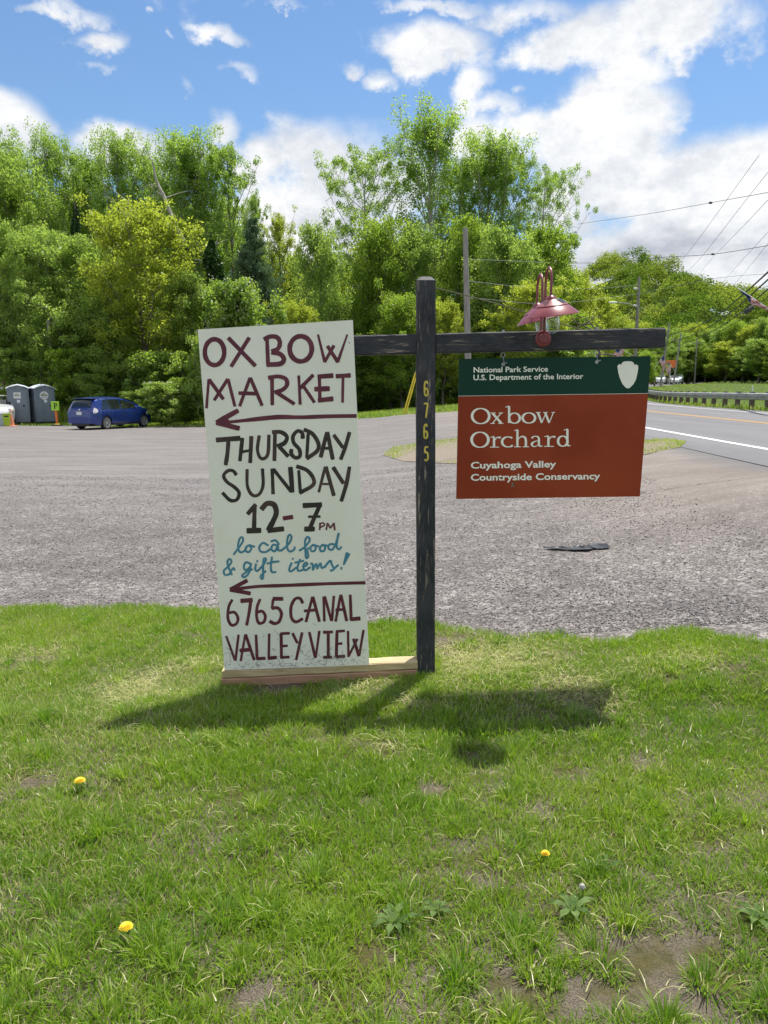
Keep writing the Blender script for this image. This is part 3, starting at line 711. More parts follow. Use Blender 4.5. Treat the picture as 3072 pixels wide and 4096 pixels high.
# --- painted strokes
def catmull(P, n=7):
    P = [np.array(p, float) for p in P]
    if len(P) < 3: return [P[0]*(1-t)+P[-1]*t for t in np.linspace(0, 1, 9)]
    closed = np.allclose(P[0][:2], P[-1][:2]); out = []
    for i in range(len(P)-1):
        p1, p2 = P[i], P[i+1]
        p0 = P[i-1] if i > 0 else (P[-2] if closed else 2*p1-p2); p3 = P[i+2] if i+2 < len(P) else (P[1] if closed else 2*p2-p1)
        for t in np.linspace(0, 1, n, endpoint=False):
            out.append(.5*((2*p1)+(-p0+p2)*t+(2*p0-5*p1+4*p2-p3)*t*t+(-p0+3*p1-3*p2+p3)*t**3))
    out.append(P[-1]); return out
class Strokes:
    def __init__(s, to_world, rnd=0.0, seed=0): s.w = to_world; s.mb = MB(); s.k = 0; s.rnd = rnd; s.r = np.random.RandomState(seed)
    def stroke(s, pts, w, curve=True, round_=True, w2=None):
        P = catmull([(*p[:2], (p[2] if len(p) > 2 else w)) for p in pts]) if (curve or len(pts) < 3) else [np.array((*p[:2], p[2] if len(p) > 2 else w), float) for p in pts]
        P = np.array(P)
        if w2 is not None: P[:, 2] = np.linspace(w, w2, len(P))
        n = len(P); d = np.zeros((n, 2)); closed = np.allclose(P[0, :2], P[-1, :2]) and n > 4
        for i in range(n):
            a, b = max(i-1, 0), min(i+1, n-1)
            if closed and i in (0, n-1): a, b = n-2, 1
            d[i] = P[b, :2]-P[a, :2]
        L = np.hypot(d[:, 0], d[:, 1])+1e-9; d /= L[:, None]; nr = np.stack([-d[:, 1], d[:, 0]], 1)
        hw = P[:, 2]/2
        if s.rnd: hw = hw*(1+s.rnd*np.convolve(s.r.randn(n+4), np.ones(5)/5, 'valid')*1.6)
        A = P[:, :2]+nr*hw[:, None]; B = P[:, :2]-nr*hw[:, None]; capr = .28 if round_ else 0
        rows = []
        if round_ and not closed: rows.append((P[0, :2]-d[0]*hw[0]*capr+nr[0]*hw[0]*.72, P[0, :2]-d[0]*hw[0]*capr-nr[0]*hw[0]*.72))
        rows += list(zip(A, B))
        if round_ and not closed: rows.append((P[-1, :2]+d[-1]*hw[-1]*capr+nr[-1]*hw[-1]*.72, P[-1, :2]+d[-1]*hw[-1]*capr-nr[-1]*hw[-1]*.72))
        V = []; m = len(rows)
        for i, (a, b) in enumerate(rows):
            off = s.k*.00012+.00010*i/m
            for q in (a, b): 
                p = s.w(q[0], q[1]); V.append((p.x, p.y-off, p.z))
        s.mb.add(V, [(2*i, 2*i+1, 2*i+3, 2*i+2) for i in range(m-1)]); s.k = (s.k+1) % 6
    def L(s, a, b, w, w2=None): s.stroke([a, b], w, False, True, w2)
    def C(s, pts, w): s.stroke(pts, w)
def ell(cx_, cy_, rx, ry, w, egg=0.0, wt=None):
    P = []
    for i in range(13):
        t = 2*math.pi*i/12+1.2; ww = w if wt is None else wt+(w-wt)*abs(math.cos(t))**1.5
        P.append((cx_+rx*math.cos(t), cy_+ry*math.sin(t)*(1+egg*math.sin(t)), ww))
    P[-1] = P[0]; return P

# --- white hand-painted board
BY = PY-.0125
TL, TR, BR, BL = at(791, 1318, BY), at(1411, 1280, BY), at(1477, 2660, BY), at(898, 2681, BY)
board = empty('market_sign', ((BL.x+BR.x)/2, BY, BL.z)); tag(board, 'tall white hand painted board with arrows reading OX BOW MARKET, Thursday Sunday 12-7 pm', 'sign board')
mb = MB(); slab(mb, [BL, BR, TR, TL], BY, BY+.0118)
def boardmat():
    m = bpy.data.materials.new('white_painted_plywood'); m.use_nodes = True
    T = NT(m.node_tree); b = T.n['Principled BSDF']; b.inputs['Roughness'].default_value = .5
    co = T.new('ShaderNodeTexCoord').outputs['Object']; sep = T.new('ShaderNodeSeparateXYZ', i_0=co)
    n = T.noise(co, 3, 5, .6); st = T.noise(T.mapping(co, (3, 1, 60)), 3, 4, .6); sp_ = T.noise(T.mapping(co, (20, 1, 9)), 5, 3, .6)
    c = T.mix(T.smooth(n, .3, .7), (.83, .825, .72), (.89, .88, .785)); c = T.mix(T.math('MULTIPLY', T.smooth(st, .4, .8), .35), c, (.78, .775, .68))
    c = T.mix(T.math('MULTIPLY', T.smooth(sp_, .68, .74), .35), c, (.42, .45, .38))
    T.put(b.inputs['Base Color'], c); bp = T.new('ShaderNodeBump', i_Height=st); bp.inputs['Distance'].default_value = .0006; T.put(b.inputs['Normal'], bp.outputs[0]); return m
M['board'] = boardmat()
wloc(mb.build('plywood_panel', M['board']), board)
c1 = lambda x, y: at(760+x*.44605, 1240+y*.44605, BY-.0008)
c2 = lambda x, y: at(760+x*.44605, 2000+y*.44605, BY-.0008)
def finish(S, name, m, parent, label=None):
    o = wloc(S.mb.build(name, m), parent); tag(o, label); return o
S = Strokes(c1, .06, 1)
S.C(ell(220, 378, 87, 116, 42), 42); S.L((345, 252), (585, 500), 38); S.L((530, 250), (370, 505), 36)
S.L((690, 245), (700, 490), 34); S.C([(665, 262), (720, 238), (780, 245), (806, 290), (790, 345), (735, 372)], 40); S.C([(735, 378), (808, 395), (842, 440), (810, 482), (690, 490)], 42)
S.C(ell(993, 348, 99, 113, 44), 44); S.L((1148, 222), (1208, 465), 20, 28); S.L((1208, 465), (1290, 320), 28); S.L((1234, 325), (1325, 465), 34); S.L((1325, 465), (1410, 222), 28, 20)
finish(S, 'painted_line', M['maroon'], board, 'maroon hand painted words OX BOW')
S = Strokes(c1, .06, 2)
S.L((168, 622), (148, 878), 26); S.L((172, 625), (298, 798), 34); S.L((218, 808), (338, 620), 30); S.L((342, 622), (402, 862), 28)
S.L((538, 610), (446, 860), 30); S.L((542, 610), (646, 855), 32); S.L((438, 745), (590, 750), 34)
S.L((735, 600), (738, 850), 34); S.C([(705, 608), (790, 596), (858, 618), (870, 670), (830, 715), (760, 738)], 38); S.L((770, 735), (935, 842), 34)
S.L((975, 590), (988, 845), 26); S.L((1104, 584), (990, 700), 34); S.L((1022, 690), (1115, 828), 30)
S.L((1160, 600), (1165, 815), 30); S.L((1148, 598), (1280, 588), 44); S.L((1120, 710), (1248, 705), 44); S.L((1152, 810), (1280, 796), 46)
S.L((1312, 594), (1436, 586), 40); S.L((1372, 605), (1368, 828), 28)
finish(S, 'painted_line', M['maroon'], board, 'maroon hand painted word MARKET')
S = Strokes(c1, .05, 3)
S.C([(1490, 950, 36), (1250, 953, 36), (1000, 962, 36), (800, 960, 42), (620, 976, 40), (400, 1000, 30), (240, 1014, 30)], 34); S.L((240, 1008), (430, 902), 44); S.L((240, 1010), (440, 1062), 44)
S.stroke([(228, 1020, 4), (350, 1000, 90)], 20, False, False)
finish(S, 'painted_arrow', M['maroon'], board, 'upper maroon arrow pointing left')
S = Strokes(c1, .06, 4)
S.L((238, 1166), (446, 1150), 46); S.C([(345, 1165), (335, 1290), (320, 1388)], 36)
S.L((470, 1150), (447, 1352), 34); S.L((550, 1135), (540, 1368), 36); S.L((465, 1272), (545, 1258), 24)
S.C([(620, 1128), (605, 1250), (628, 1322), (668, 1330), (700, 1280), (708, 1122)], 30)
S.L((762, 1100), (757, 1350), 34); S.C([(740, 1096), (815, 1095), (868, 1135), (850, 1190), (785, 1222)], 38); S.L((800, 1225), (880, 1312), 38)
S.C([(1012, 1150), (1005, 1102), (965, 1085), (925, 1130), (930, 1190), (980, 1250), (985, 1310), (945, 1325), (908, 1290), (910, 1250)], 34)
S.L((1060, 1110), (1047, 1322), 30); S.C([(1025, 1072), (1100, 1112), (1152, 1200), (1138, 1265), (1048, 1332)], 36)
S.L((1228, 1098), (1172, 1318), 34); S.L((1232, 1098), (1280, 1338), 34); S.L((1195, 1240), (1262, 1240), 26)
S.L((1290, 1122), (1370, 1232), 34); S.C([(1430, 1098), (1392, 1230), (1352, 1338)], 34)
finish(S, 'painted_line', M['darkbrown'], board, 'dark brown hand painted word THURSDAY')
S = Strokes(c1, .07, 5)
S.C([(415, 1478), (385, 1442), (340, 1442), (302, 1485), (330, 1540), (400, 1590), (440, 1640), (420, 1700), (360, 1706), (292, 1640)], 31)
S.C([(512, 1430), (515, 1580), (560, 1660), (620, 1652), (655, 1570), (650, 1425)], 29)
S.L((737, 1425), (745, 1648), 32); S.L((748, 1428), (908, 1628), 36); S.L((900, 1412), (918, 1632), 38)
S.L((975, 1440), (990, 1638), 28); S.C([(957, 1402), (1050, 1438), (1106, 1510), (1100, 1572), (985, 1640)], 36)
S.L((1212, 1408), (1155, 1632), 26); S.L((1218, 1408), (1290, 1663), 36); S.L((1190, 1560), (1255, 1560), 20)
S.L((1285, 1412), (1375, 1553), 38); S.C([(1430, 1408), (1402, 1560), (1357, 1713)], 34)
finish(S, 'painted_line', M['darkbrown'], board, 'streaky dark brown hand painted word SUNDAY')
S = Strokes(c2, .05, 6)
S.L((580, 55), (574, 265), 38); S.L((588, 42), (518, 125), 38); S.L((514, 276), (633, 272), 50)
S.C([(642, 82), (690, 32), (752, 42), (774, 112), (745, 190), (702, 270)], 47); S.L((700, 274), (838, 258), 46)
finish(S, 'painted_line', M['darkbrown'], board, 'dark brown hand painted figure 12'); S = Strokes(c2, .05, 61)
S.L((1016, 50), (1178, 42), 46); S.C([(1162, 52), (1112, 165), (1070, 265)], 38); S.L((1062, 150), (1168, 148), 24); S.L((1030, 260), (1113, 260), 46)
finish(S, 'painted_line', M['darkbrown'], board, 'dark brown hand painted figure 7 with a crossbar')
S = Strokes(c2, .05, 7)
S.L((838, 165), (920, 152), 40); finish(S, 'painted_dash', M['maroon'], board, 'maroon dash between the figures'); S = Strokes(c2, .05, 71); S.L((1167, 210), (1163, 268), 16); S.C([(1158, 213), (1195, 206), (1205, 225), (1170, 246)], 14)
S.L((1222, 268), (1232, 208), 15); S.L((1234, 208), (1258, 252), 15); S.L((1258, 252), (1290, 208), 15); S.L((1290, 206), (1298, 270), 17)
finish(S, 'painted_line', M['maroon'], board, 'small maroon letters PM')
S = Strokes(c2, .05, 8); w = 19
for P in ([(390, 490), (430, 438), (473, 372), (470, 336), (445, 348), (430, 420), (448, 466), (482, 460), (510, 420)],
          [(540, 403), (505, 420), (502, 458), (530, 465), (550, 432), (536, 408), (580, 420)], [(702, 408), (655, 385), (622, 420), (632, 460), (680, 466), (720, 440)],
          [(790, 408), (745, 402), (730, 440), (760, 460), (788, 415), (792, 450), (825, 452)], [(725, 372), (768, 362), (798, 400)],
          [(820, 452), (880, 400), (910, 340), (895, 311), (876, 340), (870, 420), (892, 460), (930, 448), (940, 420)],
          [(980, 455), (1030, 420), (1073, 362), (1055, 331), (1032, 370), (1036, 480), (1042, 520), (1060, 505), (1052, 442), (1080, 430)],
          [(1105, 400), (1080, 428), (1090, 458), (1120, 452), (1126, 415), (1102, 402), (1155, 416)], [(1190, 400), (1165, 428), (1176, 460), (1206, 450), (1210, 415), (1188, 402), (1240, 412)],
          [(1290, 395), (1250, 400), (1242, 434), (1275, 445), (1308, 390), (1335, 298), (1322, 340), (1316, 420), (1338, 442), (1358, 418)]): S.C(P, w)
finish(S, 'painted_line', M['teal'], board, 'blue cursive words local food')
S = Strokes(c2, .05, 9)
for P in ([(376, 672), (345, 600), (336, 550), (358, 530), (372, 555), (340, 600), (305, 632), (312, 670), (350, 665), (385, 612), (402, 630)],
          [(540, 570), (500, 560), (482, 600), (500, 630), (538, 600), (546, 572), (530, 650), (492, 690), (467, 680), (500, 650), (560, 620)],
          [(592, 572), (585, 620), (605, 636), (632, 610)], [(630, 612), (665, 570), (682, 530), (662, 528), (655, 600), (656, 690), (640, 706), (636, 680), (680, 636)],
          [(735, 510), (725, 600), (735, 645), (772, 645)], [(690, 570), (745, 556), (800, 550)], [(912, 562), (890, 620), (905, 640), (955, 605)],
          [(987, 530), (965, 600), (972, 635), (1012, 626)], [(940, 562), (1020, 545)], [(1010, 602), (1050, 580), (1040, 560), (1016, 590), (1032, 630), (1080, 602)],
          [(1080, 572), (1098, 574), (1102, 630)], [(1102, 625), (1132, 574), (1142, 618)], [(1142, 615), (1170, 567), (1180, 608), (1205, 600)],
          [(1205, 605), (1255, 545), (1272, 580), (1290, 620), (1258, 635)], [(1290, 618), (1330, 582)]): S.C(P, w)
S.L((598, 546), (607, 552), 20); S.L((918, 524), (926, 530), 18); S.L((1417, 478), (1378, 580), 46, 16); S.L((1352, 612), (1362, 612), 26)
finish(S, 'painted_line', M['teal'], board, 'blue cursive words & gift items!')
S = Strokes(c2, .05, 10)
S.C([(1570, 742, 30), (1250, 750, 28), (1000, 760, 32), (800, 768, 30), (600, 776, 28), (375, 803, 30)], 30); S.L((362, 802), (512, 722), 36); S.L((362, 804), (540, 838), 36)
finish(S, 'painted_arrow', M['maroon'], board, 'lower maroon arrow pointing left')
S = Strokes(c2, .06, 11)
S.C([(378, 895), (347, 960), (340, 1060), (370, 1120), (415, 1110), (430, 1060), (400, 1008), (350, 1012)], 26); S.L((457, 905), (558, 897), 40); S.C([(545, 905), (530, 1010), (508, 1122)], 28)
S.C([(628, 890), (602, 960), (598, 1050), (620, 1105), (662, 1092), (675, 1040), (648, 998), (606, 1005)], 26); S.L((832, 886), (745, 886), 36); S.L((745, 892), (736, 970), 24)
S.C([(735, 970), (790, 970), (820, 1020), (800, 1088), (760, 1108), (715, 1088)], 30); S.C([(1012, 925), (985, 882), (940, 890), (906, 960), (910, 1055), (950, 1093), (1010, 1065)], 28)
S.L((1098, 870), (1040, 1092), 24); S.L((1102, 870), (1160, 1088), 28); S.L((1025, 995), (1135, 985), 26)
S.L((1198, 868), (1205, 1086), 24); S.L((1207, 866), (1268, 1083), 26); S.L((1290, 862), (1272, 1083), 24)
S.L((1350, 852), (1306, 1088), 24); S.L((1354, 852), (1405, 1083), 28); S.L((1308, 985), (1390, 980), 24); S.L((1437, 852), (1445, 1076), 26); S.L((1442, 1070), (1524, 1062), 36)
finish(S, 'painted_line', M['maroon'], board, 'maroon hand painted words 6765 CANAL')
S = Strokes(c2, .06, 12)
S.L((325, 1222), (404, 1438), 22); S.L((435, 1210), (408, 1438), 22); S.L((495, 1207), (455, 1443), 22); S.L((499, 1207), (575, 1433), 27); S.L((450, 1350), (548, 1340), 34)
S.L((592, 1210), (602, 1422), 25); S.L((598, 1424), (674, 1419), 30); S.L((710, 1200), (706, 1422), 24); S.L((702, 1420), (774, 1411), 30)
S.L((817, 1200), (820, 1416), 28); S.L((812, 1199), (893, 1194), 24); S.L((815, 1311), (873, 1306), 24); S.L((812, 1412), (890, 1408), 26)
S.L((920, 1196), (962, 1282), 26); S.L((1005, 1190), (952, 1433), 26); S.L((1070, 1186), (1123, 1413), 26); S.L((1160, 1176), (1127, 1413), 22)
S.L((1240, 1190), (1240, 1406), 28); S.L((1197, 1186), (1278, 1183), 28); S.L((1197, 1411), (1270, 1409), 28)
S.L((1318, 1182), (1312, 1402), 28); S.L((1312, 1179), (1386, 1173), 24); S.L((1317, 1290), (1364, 1286), 22); S.L((1312, 1407), (1388, 1400), 26)
S.L((1417, 1176), (1421, 1403), 22); S.L((1421, 1403), (1500, 1247), 22); S.L((1467, 1247), (1515, 1398), 28); S.L((1556, 1167), (1517, 1398), 22)
finish(S, 'painted_line', M['maroon'], board, 'maroon hand painted words VALLEY VIEW')
# stuck cut grass on the foot of the board
S = Strokes(lambda x, y: at(760+x*.44605, 2000+y*.44605, BY-.0022), 0, 13); r = np.random.RandomState(9)
for i in range(150):
    x = 310+1280*r.rand(); yb = 1515-(x-310)*.03; y = yb-abs(r.randn())*(70 if i % 3 else 150); a = r.randn()*.7+(1.57 if i % 2 else 0); l = 8+34*r.rand()**2
    S.stroke([(x-l*math.cos(a), y-l*math.sin(a)), (x+r.randn()*4, y+r.randn()*5), (x+l*math.cos(a), min(y+l*math.sin(a), yb))], 2.4, True, False)
M['stain'] = mat('grass_stain', (.10, .13, .09), (.22, .25, .18), 50)
tag(finish(S, 'stuck_grass', M['stain'], board), kind='stuff')
mb = MB(); c = c1(1428, 294); mb.lathe([(.003, 0), (.0028, .001), (.0001, .0014)], 10, 0, Matrix.Translation((c.x, BY-.0002, c.z)) @ Matrix.Rotation(math.pi/2, 4, 'X')); wloc(mb.build('screw', M['dark_metal']), board)

# timbers under the board
def lumber(nm, c_a, c_b, v0, v1, v0b, v1b, Y0, Y1, m, label, seed):
    a0, a1, b0, b1 = at(c_a, v0, Y0), at(c_a, v1, Y0), at(c_b, v0b, Y0), at(c_b, v1b, Y0)
    zt = (a0.z+0, b0.z); zb = (a1.z, b1.z)
    tb, _ = timber(nm, (a0.x, (zt[0]+zb[0])/2), (b0.x, (zt[1]+zb[1])/2), Y0, Y1, (zt[0]-zb[0]+zt[1]-zb[1])/2, None, seed=seed)
    o = tb.build(nm, m); tag(o, label, 'timber', 'new timbers at the foot of the white board'); return o
def fresh_wood(name, a, b, knot):
    m = bpy.data.materials.new(name); m.use_nodes = True
    T = NT(m.node_tree); bs = T.n['Principled BSDF']; bs.inputs['Roughness'].default_value = .65
    co = T.new('ShaderNodeTexCoord').outputs['Object']; n = T.noise(T.mapping(co, (1.2, 12, 22)), 3.5, 6, .6, .8); k = T.new('ShaderNodeTexVoronoi', i_Vector=T.mapping(co, (2.2, 4, 9), (.35, 0, .1))); k.inputs['Scale'].default_value = 1.1
    c = T.mix(T.smooth(n, .35, .65), a, b); c = T.mix(T.smooth(k.outputs['Distance'], .16, .07, 0, .8), c, knot); c = T.mix(T.math('MULTIPLY', T.smooth(T.noise(co, 14, 4, .6), .55, .75), .35), c, (.16, .15, .09))
    T.put(bs.inputs['Base Color'], c); return m
M['pine'] = fresh_wood('yellow_pine', (.42, .32, .16), (.56, .45, .27), (.22, .12, .06)); M['pine_red'] = fresh_wood('reddish_pine', (.36, .20, .12), (.48, .29, .19), (.10, .05, .035))
lumber('lumber', 888, 1671, 2684, 2714, 2645, 2679, PY-.012, PY+.075, M['pine'], 'upper yellow pine board lying under the white sign board', 21)
lumber('lumber', 884, 1671, 2716, 2752, 2681, 2712, PY-.013, PY+.075, M['pine_red'], 'lower reddish pine board with a knot touching the grass', 22)
lumber('lumber', 900, 1671, 2682, 2716, 2641, 2676, PY+.079, PY+.118, M['pine'], 'rear pine board standing behind the two stacked front boards', 23)

# --- digits
M['digit'] = mat('yellow_number_paint', (.55, .43, .06), (.70, .56, .10), 40, .6, lo=.3, hi=.6)
cd = lambda x, y: at(1600+x*.4298, 1050+y*.4298, PY-.0016)
for lab, SS in (('yellow figure 6 uppermost', [[(256, 1128), (250, 1110), (238, 1110), (230, 1130), (228, 1180), (230, 1225), (242, 1240), (256, 1228), (259, 1200), (252, 1176), (240, 1174), (232, 1186)]]),
                ('yellow figure 7', [[(222, 1313), (264, 1313)], [(259, 1318), (250, 1370), (242, 1446)]]),
                ('yellow figure 6 with worn paint', [[(252, 1528), (246, 1510), (234, 1510), (226, 1530), (224, 1580), (226, 1622), (238, 1636), (252, 1624), (255, 1598), (248, 1574), (236, 1572), (228, 1584)]]),
                ('yellow figure 5 lowest', [[(263, 1717), (232, 1717)], [(233, 1718), (231, 1768)], [(231, 1772), (246, 1764), (259, 1782), (258, 1826), (244, 1844), (228, 1832)]])):
    S = Strokes(cd, 0.03, 3)
    for P in SS: S.stroke(P, 16, len(P) > 2, False)
    finish(S, 'house_number', M['digit'], post, lab)

# --- national park sign
NY = PY+.038
cn = lambda x, y: at(1600+x*.66305, 1000+y*.66305, NY)
sTL, sTR, sBL, sBR = cn(357, 657), cn(1512, 640), cn(340, 1502), cn(1447, 1487)
ns = empty('park_sign', ((sTL.x+sTR.x)/2, NY, sTL.z)); tag(ns, 'green and rust red panel hanging from the crossbeam, reading Oxbow Orchard', 'park sign')
def panelmat(nm, a, b):
    m = mat(nm, a, b, 2.5, .5, .0003, 90, lo=.3, hi=.7, spec=.22); return m
M['rust'] = panelmat('rust_red_sheeting', (.255, .036, .011), (.32, .052, .017)); M['dgreen'] = panelmat('dark_green_sheeting', (.003, .040, .024), (.005, .048, .031))
f = .27; mL, mR = cn(353, 882), cn(1497, 866)
mb = MB(); slab(mb, [sBL, sBR, mR, mL], NY, NY+.016); wloc(mb.build('red_field', M['rust']), ns)
mb = MB(); e = Vector((0, 0, .0016)); slab(mb, [mL+e, mR+e, sTR, sTL], NY, NY+.016); wloc(mb.build('green_field', M['dgreen']), ns)
mb = MB(); slab(mb, [mL-e*.0, mR-e*.0, mR+e, mL+e], NY-.0008, NY+.010); wloc(mb.build('white_rule', M['lettering']), ns)
cn2 = lambda x, y: at(1600+x*.66305, 1000+y*.66305, NY-.0012)
def ftext(s, p0, p1, cap, bold, name, label, parent, m, mapf=None, spacing=1.0, thick=.0):
    "text fitted between two baseline ends in crop pixels, mapped on the panel plane"
    mapf = mapf or cn2
    cu = bpy.data.curves.new('t', 'FONT'); cu.body = s; cu.size = 1; cu.offset = bold; cu.space_character = spacing; cu.resolution_u = 3
    o = bpy.data.objects.new('t', cu); COL.objects.link(o); bpy.context.view_layer.update()
    me = bpy.data.meshes.new_from_object(o.evaluated_get(bpy.context.evaluated_depsgraph_get())); bpy.data.objects.remove(o); bpy.data.curves.remove(cu)
    X = [v.co.x for v in me.vertices]; x0, x1 = min(X), max(X); capf = .72
    (ax, ay), (bx, by) = p0, p1; Lx, Ly = bx-ax, by-ay
    for v in me.vertices:
        t = (v.co.x-x0)/(x1-x0); h = v.co.y/capf*cap; p = mapf(ax+Lx*t, ay+Ly*t-h); v.co = (p.x, p.y, p.z)
    me.name = name; me.materials.append(m); me.update(); ob = link(name, me); wloc(ob, parent); tag(ob, label); return ob
ftext('National Park Service', (444, 739), (893, 733), 33, .018, 'lettering', 'white words National Park Service', ns, M['lettering'])
ftext('U.S. Department of the Interior', (443, 785), (1106, 777), 33, .018, 'lettering', 'white words U.S. Department of the Interior', ns, M['lettering'])
ftext('Cuyahoga Valley', (427, 1318), (942, 1310), 40, .024, 'lettering', 'white words Cuyahoga Valley', ns, M['lettering'])
ftext('Countryside Conservancy', (427, 1391), (1208, 1382), 40, .024, 'lettering', 'white words Countryside Conservancy', ns, M['lettering'])
G = {}
def E(cx_, cy_, rx, ry, w, wt, a0=0, a1=360, n=16):
    P = []
    for i in range(n+1):
        t = math.radians(a0+(a1-a0)*i/n); P.append((cx_+rx*math.cos(t), cy_+ry*math.sin(t), wt+(w-wt)*abs(math.cos(t))**1.3))
    if a1-a0 == 360: P[-1] = P[0]
    return P
G['O'] = [E(.74, .70, .60, .66, .24, .09)]
G['o'] = [E(.5, .48, .38, .44, .22, .09)]
G['c'] = [E(.5, .48, .38, .44, .22, .09, 48, 318)+[]]
G['x'] = [[(.14, .93, .2), (.88, .05, .2)], [(.86, .93, .09), (.14, .05, .09)], [(-.02, .95, .07), (.40, .95, .07)], [(.66, .95, .07), (1.02, .95, .07)], [(-.04, .035, .07), (.34, .035, .07)], [(.62, .035, .07), (1.06, .035, .07)]]
G['b'] = [[(.26, 1.52, .2), (.26, .06, .2)], [(.02, 1.44, .06), (.28, 1.54, .1)], E(.60, .48, .34, .44, .22, .09)]
G['w'] = [[(.14, .93, .2), (.46, .04, .18)], [(.46, .04, .08), (.80, .9, .08)], [(.74, .93, .2), (1.08, .04, .18)], [(1.08, .04, .08), (1.42, .93, .08)], [(-.04, .95, .07), (.36, .95, .07)], [(.58, .95, .07), (.95, .95, .07)], [(1.26, .95, .07), (1.56, .95, .07)]]
G['r'] = [[(.28, .92, .2), (.28, .05, .2)], [(.02, .035, .07), (.60, .035, .07)], [(.04, .88, .06), (.28, .97, .1)], [(.33, .66, .08), (.48, .88, .1), (.70, .86, .19)]]
G['h'] = [[(.26, 1.52, .2), (.26, .05, .2)], [(.02, 1.44, .06), (.28, 1.54, .1)], [(.02, .035, .07), (.50, .035, .07)], [(.32, .70, .08), (.55, .93, .12), (.80, .85, .18), (.87, .55, .2), (.87, .05, .2)], [(.63, .035, .07), (1.10, .035, .07)]]
G['a'] = [[(.17, .76, .2), (.26, .88, .12), (.45, .94, .08), (.66, .86, .16), (.72, .62, .2), (.72, .22, .2), (.82, .06, .12), (1.0, .09, .06)], [(.70, .56, .06), (.40, .48, .09), (.17, .28, .2), (.26, .07, .12), (.46, .05, .08), (.70, .22, .06)]]
G['d'] = [E(.48, .48, .34, .44, .22, .09), [(.82, 1.52, .2), (.82, .06, .2)], [(.56, 1.44, .06), (.84, 1.54, .1)], [(.84, .05, .1), (1.06, .10, .06)]]
def serif_word(items, xh, base, label, seed):
    S = Strokes(cn2, 0, seed)
    for ch, x0, x1 in items:
        g = G[ch]; xs_ = [p[0]-(p[2]/2 if len(s) > 6 or True else 0)*.8 for s in g for p in s]; xe = [p[0]+p[2]/2*.8 for s in g for p in s]; a, b = min(xs_), max(xs_); k = (x1-x0)/(b-a)
        for s in g:
            S.stroke([(x0+(p[0]-a)*k, base(x0)-p[1]*xh, p[2]*xh) for p in s], 1, len(s) > 2, False)
    finish(S, 'lettering', M['lettering'], ns, label)
serif_word([('O', 427, 530), ('x', 543, 622), ('b', 633, 714), ('o', 731, 806), ('w', 817, 933)], 69, lambda x: 1050-(x-427)*.012, 'white serif word Oxbow', 1)
serif_word([('O', 424, 525), ('r', 540, 600), ('c', 607, 673), ('h', 686, 776), ('a', 789, 858), ('r', 866, 930), ('d', 946, 1028)], 69, lambda x: 1193-(x-424)*.013, 'white serif word Orchard', 2)
arrow = [(1312, 700), (1322, 688), (1335, 692), (1340, 680), (1352, 673), (1372, 671), (1395, 672), (1410, 680), (1414, 694), (1424, 690), (1436, 697), (1437, 715), (1432, 745), (1424, 780), (1408, 810), (1390, 828), (1377, 836), (1362, 830), (1342, 808), (1327, 775), (1316, 735)]
mb = MB(); P = [cn2(x, y) for x, y in arrow]; mb.prism([(p.x, p.z) for p in P][::-1], NY-.0014, NY+.002); wloc(mb.build('arrowhead_emblem', M['lettering']), ns)
S = Strokes(cn2, .2, 5); S.L((676, 1412), (684, 1408), 12); S.L((676, 1420), (674, 1430), 6); S.L((686, 1420), (690, 1430), 6); finish(S, 'bird_dropping', M['stain'], ns)
# eye bolts through the beam and shackles on the sign
def ringtorus(mb, c, R, r_, axis='y', n=14, k=6, sx=1, sz=1):
    pts = []
    for i in range(n+1):
        t = 2*math.pi*i/n; a, b = R*math.cos(t)*sx, R*math.sin(t)*sz
        pts.append(Vector(c)+(Vector((a, 0, b)) if axis == 'y' else Vector((0, a, b))))
    mb.tube(pts, r_, k, caps=False)
for (x, ytop) in ((624, 485), (1190, 468)):
    mb = MB(); p = at(1600+x*.66305, 1000+ytop*.66305, NY+.012); zt = p.z; zb = beam_z(p.x)-bh/2
    mb.tube([(p.x, NY+.012, zt), (p.x, NY+.012, zb-.004)], .003, 8); mb.lathe([(.0001, .004), (.006, .004), (.0065, -.002), (.0065, -.006)], 6, 0, Matrix.Translation((p.x, NY+.012, zt-.002)))
    mb.lathe([(.009, .0005), (.009, -.0015)], 12, 0, Matrix.Translation((p.x, NY+.012, beam_z(p.x)+bh/2+.001)), closed=True)
    ringtorus(mb, (p.x, NY+.012, zb-.014), .010, .0024, 'y'); wloc(mb.build('eye_bolt', M['steel']), post)
    mb = MB(); ringtorus(mb, (p.x+.001, NY+.008, zb-.033), .008, .002, 'x', sz=1.5); ringtorus(mb, (p.x+.003, NY+.005, zb-.052), .011, .0022, 'x', sz=1.2); mb.lathe([(.009, 0), (.008, .002), (.0001, .0025)], 10, 0, Matrix.Translation((p.x+.001, NY-.0005, zb-.058)) @ Matrix.Rotation(math.pi/2, 4, 'X'))
    mb.tube([(p.x+.003, NY-.004, zb-.055), (p.x+.018, NY-.006, zb-.050)], .0025, 6); wloc(mb.build('shackle', M['steel']), ns)

